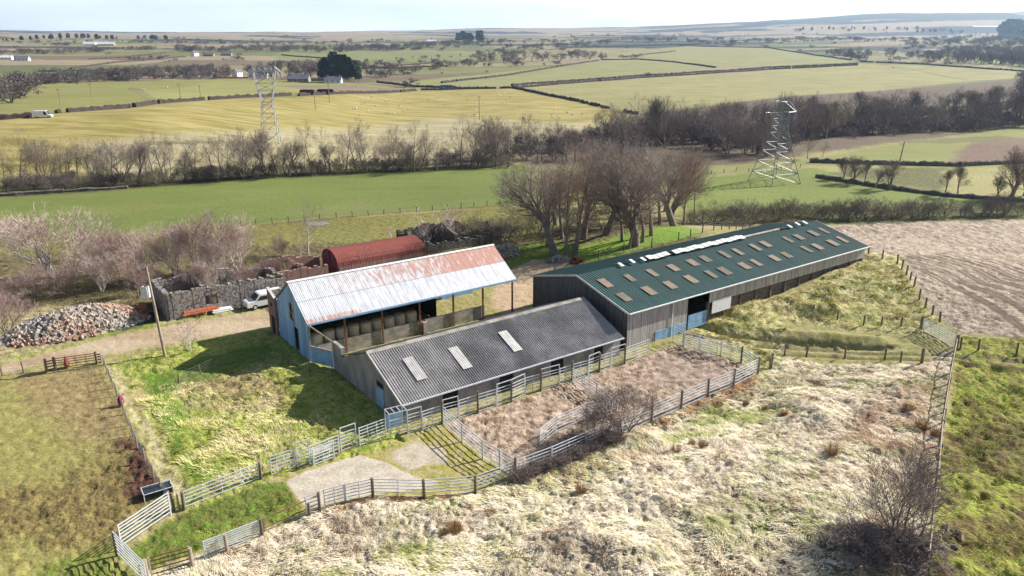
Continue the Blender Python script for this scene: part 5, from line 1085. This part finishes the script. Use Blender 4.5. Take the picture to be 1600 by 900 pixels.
TF=[(1299,708,.95,'tallest, standing alone on the right'),(1056,706,.75,'left one of a pair in the middle of the bank'),(1098,698,.75,'right one of a pair in the middle of the bank'),(940,733,.7,'small one below the bare bush'),(908,768,.75,'one lower left of the bare bush'),(766,805,.7,'one below the concrete pen'),(712,828,.95,'largest one below the concrete pen'),(694,834,.6,'flattened one beside the largest'),(1225,648,.6,'upper one of the group on the upper right'),(1220,610,.6,'near the top of the bank'),(1080,695,.4,'little one between the pair'),(1440,668,.9,'brown one against the wire fence'),(1420,640,.8,'brown one above the fence bush'),(1462,680,.8,'brown one touching the wire fence'),(1372,528,.5,'small one on the grassy mound'),(1195,640,.5,'small one right of the rubble pen'),(1240,655,.5,'lower one of the group on the upper right'),(1165,632,.5,'small one on green grass by the pen')]
for i,(x,y,h,l) in enumerate(TF): tuft(PX(x,y),h*1.15,h*1.1,'rusty brown rush tuft, '+l,i)
for i,(x,y) in enumerate(((828,762),(845,752),(870,746),(900,736),(925,725),(985,695),(1010,684),(1045,668),(1085,650),(1120,634),(780,772),(700,786),(620,784),(560,790))): tuft(PX(x,y),.6,1.3,'rusty dead grass clump, %s in the line under the pen fence'%nth(i),40+i,group='dead grass clumps along the pen fence')

# ------------------------------------------------------------------ hedges and field walls
def hedge(pts,label,h=1.5,w=1.4,m='hedge',cat='hedge',name='field_hedge',gap=0,seg=1.6,seed=0):
    rng=random.Random(seed+len(label)); P=[PX(*p) for p in pts]; O=P[0]; mb=MB(); 
    for a,b in zip(P[:-1],P[1:]):
        d=b-a; n=max(1,int(math.hypot(d.x,d.y)/seg)); n=min(n,160); nn=Vector((-d.y,d.x,0)).normalized()
        prev=None
        for i in range(n+1):
            q=a+d*(i/n); q.z=float(zt(q.x,q.y)); hh=h*rng.uniform(.75,1.25); ww=w/2*rng.uniform(.75,1.2)
            if gap and rng.random()<gap: prev=None; continue
            ring=[q-nn*ww-O,q-nn*ww*.85-O+Vector((0,0,hh*.8)),q-O+Vector((0,0,hh)),q+nn*ww*.85-O+Vector((0,0,hh*.8)),q+nn*ww-O]
            ring[0].z-=.5; ring[4].z-=.5; k=len(mb.v); mb.v+=[tuple(v) for v in ring]
            if prev is not None:
                for j_ in range(4): mb.f.append((prev+j_,k+j_,k+j_+1,prev+j_+1))
            else: mb.f.append((k,k+1,k+2,k+3,k+4))
            prev=k
        if prev is not None: mb.f.append((prev+4,prev+3,prev+2,prev+1,prev))
    # twigs standing out of the top
    return tag(mb.build(name,M[m],None,O),label,cat)
HD=[([(-60,192),(0,187),(50,183)],'dark roadside hedge at the far left, left of the white van'),([(88,177),(200,169),(245,162)],'dark roadside hedge right of the white van'),([(248,162),(330,156),(455,149)],'dark roadside hedge below the small paddocks'),([(467,150),(560,146),(650,142)],'dark roadside hedge right of the left hand pylon'),([(658,141),(740,139),(800,138)],'dark roadside hedge above the sheep'),
 ([(800,137),(850,148),(900,158),(951,170)],'thick clipped hedge running down between the sheep and the olive field'),([(976,175),(1000,180)],'short piece of hedge by the gap at the wood corner'),
 ([(800,134),(1000,119),(1200,106),(1340,100)],'long straight double hedge across the middle hill, upper side'),([(803,138),(1000,122),(1200,109),(1340,102)],'long straight double hedge across the middle hill, lower side'),
 ([(690,130),(800,117),(870,105),(935,95)],'curving hedge rising over the pale green hill'),([(940,94),(1000,93),(1060,98),(1118,106)],'hedge descending to the right on the middle hill'),([(973,90),(1020,84),(1055,80)],'small faint hedge high on the middle hill'),([(1060,71),(1200,75),(1260,84),(1330,94)],'hedge over the crest left of the small wood'),([(1345,97),(1450,101),(1600,112)],'hedge running right from the small white building'),([(590,129),(650,136),(720,138)],'bushy hedge behind the bungalows'),([(1095,69),(920,73),(860,78)],'dark hedge along the crest in the centre'),
 ([(110,108),(180,98),(290,89)],'hedge beside the far lane at upper left'),([(140,93),(200,90),(260,83)],'dark hedge over the pinkish field'),([(440,86),(500,91),(560,96)],'thin hedge above the wood on the left'),([(60,112),(200,110),(330,104)],'lower hedge on the far left slope'),([(690,98),(560,108),(700,104)],'low scrub hedge in the middle distance')]
for i,(p,l) in enumerate(HD): hedge(p,l,1.7,1.8 if i<7 else 2.6,seed=i,gap=.02)
WL=[([(1265,254),(1400,258),(1500,260),(1560,257),(1640,254)],'dark stone field dyke across the right hand pastures',1.3),([(1275,277),(1330,286),(1400,297),(1480,307),(1600,316)],'dark bank along the ditch at the right',1.0),([(1290,207),(1370,212)],'short dark wall below the right hand wood',.8)]
for i,(p,l,h) in enumerate(WL): hedge(p,l,h,1.1,'mosswall','wall','field_wall',seed=60+i,seg=1.0)
P0=hedge([(0,306),(100,300),(200,294)],'low dark bank under the streamside trees at far left',.7,2,'mosswall','bank','earth_bank',seed=77)
# trees of the middle distance and beyond
stuffrow((['far'],[(58,128),(150,122),(250,120),(360,118)],90,[104,104,100,98],5,4,(1,1.5)),(['far'],[(58,132),(150,126),(360,121)],50,[118,114,108],5,2,(1.2,2)),name='upper_left_belt',label='long belt of bare trees above the small paddocks on the left',cat='tree belt')
stuffrow((['far'],[(0,160),(30,150),(52,140)],12,[118,112,106],4,8,(1.1,1.5)),(['far'],[(0,148),(40,136)],6,[118,108],4,4,(1.1,1.5)),name='left_edge_wood',label='bushy brown wood at the far left edge of the fields',cat='wood')
row(['far','wood'],[(380,116),(440,122),(500,122),(580,120)],22,[98,94,92,96],'far bare tree, # from the left in the wood behind the bungalows','trees behind the bungalows',5,3,(1,1.3))
row(['ever'],[(505,124),(530,126),(562,124)],9,[92,86,96],'dark evergreen, # from the left beside the right bungalow','evergreens by the bungalow',4,3,(.9,1.2),'evergreen_tree')
stuffrow((['far'],[(585,124),(640,112),(690,106),(760,98)],34,[108,100,94,86],6,3,(1.1,1.8)),name='gully_scrub',label='purple brown scrub in the gully right of the evergreens',cat='scrub')
row(['far'],[(745,96),(800,97),(860,96),(945,92)],13,[80,76,76,80],'round headed far tree, # from the left in the spaced line on the hill','spaced trees on the hill',4,1,(1.2,1.5))
row(['far'],[(1292,86),(1330,90),(1360,95)],11,[74,71,76],'bare tree, # from the left in the small wood by the white building','trees of the small hill wood',3,1,(1,1.3))
row(['far'],[(1392,90),(1396,90)],2,[74,74],'lone tree right of the small hill wood','lone trees right of the small hill wood',2,1,(1,1.3))
stuffrow((['far'],[(1415,90),(1500,96),(1620,104)],60,[76,74,74],5,3,(1,1.5)),(['far'],[(1470,84),(1540,84),(1620,90)],60,[68,64,66],5,6,(1.1,1.7)),(['far'],[(1430,70),(1540,62),(1620,66)],60,[58,50,54],8,8,(1.4,2)),name='upper_right_wood',label='hazy blue wood at the upper right beyond the olive fields',cat='wood')
stuffrow((['far','ever'],[(1240,47),(1300,46),(1400,48),(1500,50)],30,[41,40,40,38],8,3,(1.2,1.8)),name='shelter_belt',label='faint shelter belt near the hilltop farm',cat='wood')
row(['ever'],[(1560,56),(1620,58)],9,[36,28],'bluish evergreen, # from the left on the hill at the top right corner','evergreens at the top right',5,4,(1.3,1.7),'evergreen_tree')
row(['ever'],[(0,64),(60,62),(100,60),(190,62)],22,[60,55,52,56],'bluish evergreen, # from the left on the ridge at upper left','evergreens on the upper left ridge',5,1,(1.2,1.7),'evergreen_tree')
row(['ever'],[(215,61),(265,62)],7,[56,54],'bluish evergreen, # from the left in the second ridge clump','evergreens in the second ridge clump',4,1,(1.2,1.7),'evergreen_tree')
row(['ever'],[(715,64),(755,66)],9,[50,50],'bluish evergreen, # from the left in the clump at upper centre','evergreens at upper centre',4,1,(1.1,1.5),'evergreen_tree')
FARS=[([(270,80),(400,78),(520,80),(650,74),(800,66)],150,[70,68,68,64,58]),([(0,84),(100,82),(250,76)],60,[76,74,70]),([(780,76),(900,72),(1000,62),(1100,66)],80,[68,64,54,60]),([(1100,70),(1250,62),(1400,64),(1600,72)],90,[64,56,57,64]),([(420,100),(560,98),(700,90),(800,86)],40,[94,92,84,80]),([(0,66),(200,66),(400,70),(600,64)],90,[62,62,66,60])]
stuffrow(*[(['far'],p,n,t,8,2.2,(1.2,2.2)) for p,n,t in FARS],name='scattered_far_trees',label='tiny far trees and scrub scattered along the distant field edges',cat='trees')
PRO['tiny']=[]
for i in range(4):
    T,K=gen(900+i,6,.9,stems=4,trunk=.3,thick=.22,up=.1,dens=.8,depth=3); PRO['tiny'].append((T.mesh('trunk',M['bark']),K.mesh('crown',M['twigd']),6))
_rng=np.random.default_rng(3); _c=np.nonzero(hd&(np.abs(cA-np.array(D(98,86,80))).sum(1)<.05)&(RDf>520)&(RDf<3600)&(np.abs(AX.ravel())<R(42)))[0]; _c=_rng.choice(_c,1200,replace=False)
_V=[];_F=[];_b=0
for c_ in _c:
    cl=float(vn(np.array([GX[c_]/120]),np.array([GY[c_]/120]),77)[0])
    if cl<.35: continue
    k_=PRO['tiny'][_rng.integers(4)][1]; nv=len(k_.vertices); co=np.empty(nv*3,np.float32); k_.vertices.foreach_get('co',co); co=co.reshape(-1,3); s_=_rng.uniform(.35,1.25)*(.6+cl*.8); sw=s_*_rng.uniform(1,2.2); a_=_rng.uniform(0,6.28)
    q=np.empty_like(co); X=GX[c_]+_rng.normal(0,1.5); Y=GY[c_]+_rng.normal(0,1.5); q[:,0]=(co[:,0]*cos(a_)-co[:,1]*sin(a_))*sw+X; q[:,1]=(co[:,0]*sin(a_)+co[:,1]*cos(a_))*sw+Y; q[:,2]=co[:,2]*s_+float(zt(X,Y)); k_.calc_loop_triangles(); t_=np.empty(len(k_.loop_triangles)*3,np.int32); k_.loop_triangles.foreach_get('vertices',t_); _V.append(q);_F.append(t_.reshape(-1,3)+_b);_b+=nv
_V=np.concatenate(_V);_F=np.concatenate(_F); mm=bpy.data.meshes.new('far_hedgerow_scrub'); mm.vertices.add(len(_V)); mm.vertices.foreach_set('co',_V.ravel()); mm.loops.add(_F.size); mm.loops.foreach_set('vertex_index',_F.ravel().astype(np.int32)); mm.polygons.add(len(_F)); mm.polygons.foreach_set('loop_start',np.arange(0,_F.size,3,dtype=np.int32)); mm.update(calc_edges=True)
mm.materials.append(M['twigd']); tag(link('far_hedgerow_scrub',mm),'straggling scrub and small trees along the far field boundaries','scrub',kind='stuff')
# ------------------------------------------------------------------ houses and farms far away
def house(px,w_px,label,kind='white',rz=.15,storeys=1,roof='slate',dp=.55,cat='house',name='far_house'):
    P=PX(*px); k=P.length/FPX; L_=w_px*k; W_=min(L_*dp,14); E_=2.6*storeys; Rr=E_+W_*.36; o=empty(name,P,rz,label,cat)
    MB().box(0,L_,0,W_,-1,E_).prism([(0,E_),(W_,E_),(W_/2,Rr)],0,L_,'x').build('wall',M[kind],o)
    rm=MB()
    for s,(a,b) in enumerate((((-.4,E_-.2),(W_/2,Rr+.12)),((W_/2,Rr+.12),(W_+.4,E_-.2)))): rm.prism([a,b,(b[0],b[1]+.18),(a[0],a[1]+.18)],-.4,L_+.4,'x')
    r=rm.build('roof',M[roof],o)
    if cat=='house':
        for x in (.12,.85): MB().box(L_*x,L_*x+.9,W_/2-.4,W_/2+.4,Rr-.3,Rr+1.2).build('chimney',M['conc'],r)
    n=max(2,int(L_/4))
    for s in range(storeys):
        for i in range(n):
            x=L_*(i+.5)/n; MB().box(x-.6,x+.6,-.06,-.01,1+2.6*s,2.1+2.6*s).build('window',M['glass'],o)
    return o
HS=[((371,121),14,'white gabled farmhouse with a dark roof by the pylon','white',1.35,2,'slate'),((388,122),26,'long pale blue roofed house behind the left pylon','white',.1,1,'slate'),((449,128),30,'dark hip roofed bungalow right of the left pylon','conc',.0,1,'slate'),((507,130),24,'white walled bungalow with a dark pyramid roof beside evergreens','white',.0,1,'slate'),((304,88),10,'small white gabled farmhouse in the upper left fields','white',1.3,2,'slate'),((317,88),14,'dark roofed barns right of the small white farmhouse','conc',.1,1,'slate'),((345,87),14,'low brown barn in trees at upper left','conc',.1,1,'slate'),((0,93),13,'white house at the left edge in the far fields','white',.2,1,'white'),((22,95),16,'white cottage with a brown roof near the left edge','white',.2,1,'slate'),((129,71),15,'pale farm sheds on the upper left ridge, left pair','white',.1,1,'white'),((150,71),22,'pale farm sheds on the upper left ridge, right pair','conc',.1,1,'white'),((667,66),14,'tiny pale shed in trees at upper centre','white',.1,1,'white'),((1520,43),44,'long white farm shed on the hazy hill at upper right','white',.05,1,'white'),((1345,97),9,'small white building at the end of the hill hedge','white',.1,1,'slate')]
for p,w,l,k,rz,st,rf_ in HS: house(p,w,l,k,rz,st,rf_,cat='house' if 'house' in l or 'bungalow' in l or 'cottage' in l else 'shed',name='far_house' if 'house' in l or 'bungalow' in l or 'cottage' in l else 'far_shed')
for x0,x1,y,l,m in ((297,338,122.5,'long low white wall in front of the trees at left','white'),(340,388,122.5,'low orange red barrier left of the pale blue roofed house','orange')):
    a=PX(x0,y);b=PX(x1,y); d=b-a; o=MB().box(0,d.length,-.2,.2,-.3,1.3).box(0,d.length,-.28,.28,1.302,1.42).build('low_wall',M[m],None,a,math.atan2(d.y,d.x)); tag(o,l,'wall')
for x,y,w,l,m in ((468,148,22,'dark covered trailer behind the roadside hedge, left','black'),(495,147,24,'dark long trailer behind the roadside hedge, right','black'),(687,139,20,'green low tank shed behind the roadside hedge','blue')):
    P=PX(x,y-1); k=P.length/FPX; L_=w*k; o=empty('parked_trailer',P,.1,l,'trailer'); MB().prism([(0,.6),(L_,.6),(L_,2.1),(L_*.85,2.5),(L_*.1,2.5),(0,2.0)],0,2.4).build('body',M[m],o)
    for xx in (.25,.7): mb=MB(); mb.prism([(L_*xx+.5*cos(2*pi*i/10),.5+.5*sin(2*pi*i/10)) for i in range(10)],-.1,.2); mb.build('wheel',M['rustbar'],o)
P=PX(54,184); van(P,R(12),'white van driving on the road at the far left behind the sheep field',6.0,2.1,2.5,name='passing_van')
# wind turbines on the skyline
for i,(x,y,t) in enumerate(((866,37,20),(947,39,22),(1037,27,14),(573,46,33),(792,37,28),(1279,24,18))):
    P=PX(x,y); 
    h=min(110,max(50,P.length*(y-t)/FPX*.62)); P.z=float(zt(P.x,P.y)); o=empty('wind_turbine',P,.2,'faint white wind turbine on the skyline, %s'%('left of the highest moor','tallest near the centre','above the blue hill','leftmost, on the far ridge','between the left and centre ridges','small, at right')[i],'wind turbine')
    MB().bar((0,0,0),(0,0,h),2.2,1.3,8).build('tower',M['white'],o); MB().box(-2,2,-4,3,h-1.8,h+1.8).build('nacelle',M['white'],o)
    for k in range(3):
        a=2*pi*k/3+i; MB().prism([(-.9,0),(.9,0),(1.8,h*.1),(.4,h*.55),(-.4,h*.55)],-4.4,-4.1).build('blade',M['white'],o,(0,0,h)).rotation_euler[1]=a
# ------------------------------------------------------------------ sheep and horses
def animal_meshes():
    b=MB(); b.lathe([(.05,-.62),(.24,-.52),(.31,-.25),(.33,.1),(.30,.38),(.18,.55),(.04,.6)],12); b.v=[(z,x*.85,y+.62) for x,y,z in b.v]
    h=MB().lathe([(.02,-.2),(.09,-.12),(.12,0),(.11,.08),(.03,.14)],10); h.v=[(.72+z*.9 if True else 0,x,y+.78-.25*z) for x,y,z in h.v]
    l=MB().bar((0,0,0),(0,0,.42),.035,.05,6)
    return b.mesh('fleece',M['wool'],True),h.mesh('head',M['wool'],True),l.mesh('leg',M['wool'])
FB,FH,FL=animal_meshes()
def sheep(px,label,group,s=1.0,rz=None):
    P=PX(*px); o=empty('sheep',P,random.uniform(0,6.28) if rz is None else rz,label,'sheep',group); o.scale=(s,s,s)
    link('fleece',FB,o); link('head',FH,o)
    for x in (-.4,.38):
        for y in (-.14,.14): link('leg',FL,o,(x,y,0))
SH=[(581,153),(552,172),(555,171),(557,170),(566,164),(571,162),(587,166),(602,158),(604,160),(576,175),(605,177),(609,179),(616,178),(624,167),(631,174),(632,157),(667,151),(669,158),(671,157),(683,156),(685,154),(696,165),(708,185),(717,147),(724,158),(730,158),(731,184),(738,184),(741,181),(743,173),(745,183),(744,163),(757,162),(759,144),(778,149),(781,150),(788,148),(787,161),(790,157),(797,152)]
SH2=[(822,178),(817,185),(822,186),(862,181),(863,185),(868,173),(886,177),(894,179),(895,180),(910,179),(918,185),(939,183)]
SH3=[(908,115),(917,113),(922,111),(926,112),(962,104),(966,110),(977,108),(978,103),(1098,75)]
SH.sort();SH2.sort();SH3.sort()
for i,p in enumerate(SH): sheep(p,'white sheep grazing the tan field, %s from the left between pylon and hedge'%nth(i),'sheep in the tan field')
for i,p in enumerate(SH2): sheep(p,'white sheep, %s from the left right of the tall pole, below the clipped hedge'%nth(i),'sheep below the clipped hedge')
for i,p in enumerate(SH3): sheep(p,'distant sheep on the hill field, %s from the left'%nth(i),'sheep on the hill')
for i,(p,m) in enumerate((((59,147),'brown'),((66,146),'brown'),((121,133),'brown'),((224,142),'pale'),((262,138),'pale'),((1395,107),'brown'))):
    P=PX(*p); o=empty('grazing_pony',P,1.2*i,'small %s pony grazing in the paddocks, %s'%(m,('left one of the dark pair','right one of the dark pair','up by the tree belt','beside the rail fence','near the white wall','alone in the upper right field')[i]),'pony'); mm=M['bark'] if m=='brown' else M['skylw']
    b=MB(); b.lathe([(.08,-.8),(.32,-.68),(.38,-.3),(.33,.1),(.38,.5),(.25,.72),(.1,.8)],12); b.v=[(z,x*.8,y+1.0) for x,y,z in b.v]; b.bar((.6,0,1.1),(1.15,0,1.05),.22,.13,8).bar((1.1,0,1.1),(1.45,0,.7),.13,.08,8)
    b.build('body',mm,o,smooth=True)
    for x in (-.6,.55):
        for y in (-.18,.18): MB().bar((x,y,0),(x,y,.85),.06,.11,7).build('leg',mm,o)
# puddle in the marshy strip
pd=PX(496,350); mb=MB().poly([(2.3*cos(t)*(1+.25*sin(3*t)+.1*sin(7*t)),1.7*sin(t)*(1+.2*cos(5*t)),0) for t in np.linspace(0,2*pi,48,endpoint=False)]); 
wm=bpy.data.materials.new('puddle'); wm.use_nodes=True; wb=wm.node_tree.nodes['Principled BSDF']; wb.inputs['Base Color'].default_value=(.20,.19,.17,1); wb.inputs['Roughness'].default_value=.22
tag(mb.build('puddle_water',wm,None,(pd.x,pd.y,pd.z+.045)),kind='structure')
# ------------------------------------------------------------------ haze
hz=MB().box(-14500,14500,-14500,14500,-30,760).build('haze',M['white'])
hm=bpy.data.materials.new('haze'); hm.use_nodes=True; hn=hm.node_tree; hn.nodes.remove(hn.nodes['Principled BSDF'])
pv=hn.nodes.new('ShaderNodeVolumePrincipled'); pv.inputs['Color'].default_value=(.50,.72,1,1); pv.inputs['Density'].default_value=.000075; pv.inputs['Anisotropy'].default_value=.4
hn.links.new(pv.outputs[0],hn.nodes['Material Output'].inputs['Volume']); hz.data.materials[0]=hm; tag(hz,kind='stuff')
hz['label']='thin bluish haze over the valley'; hz['category']='haze'
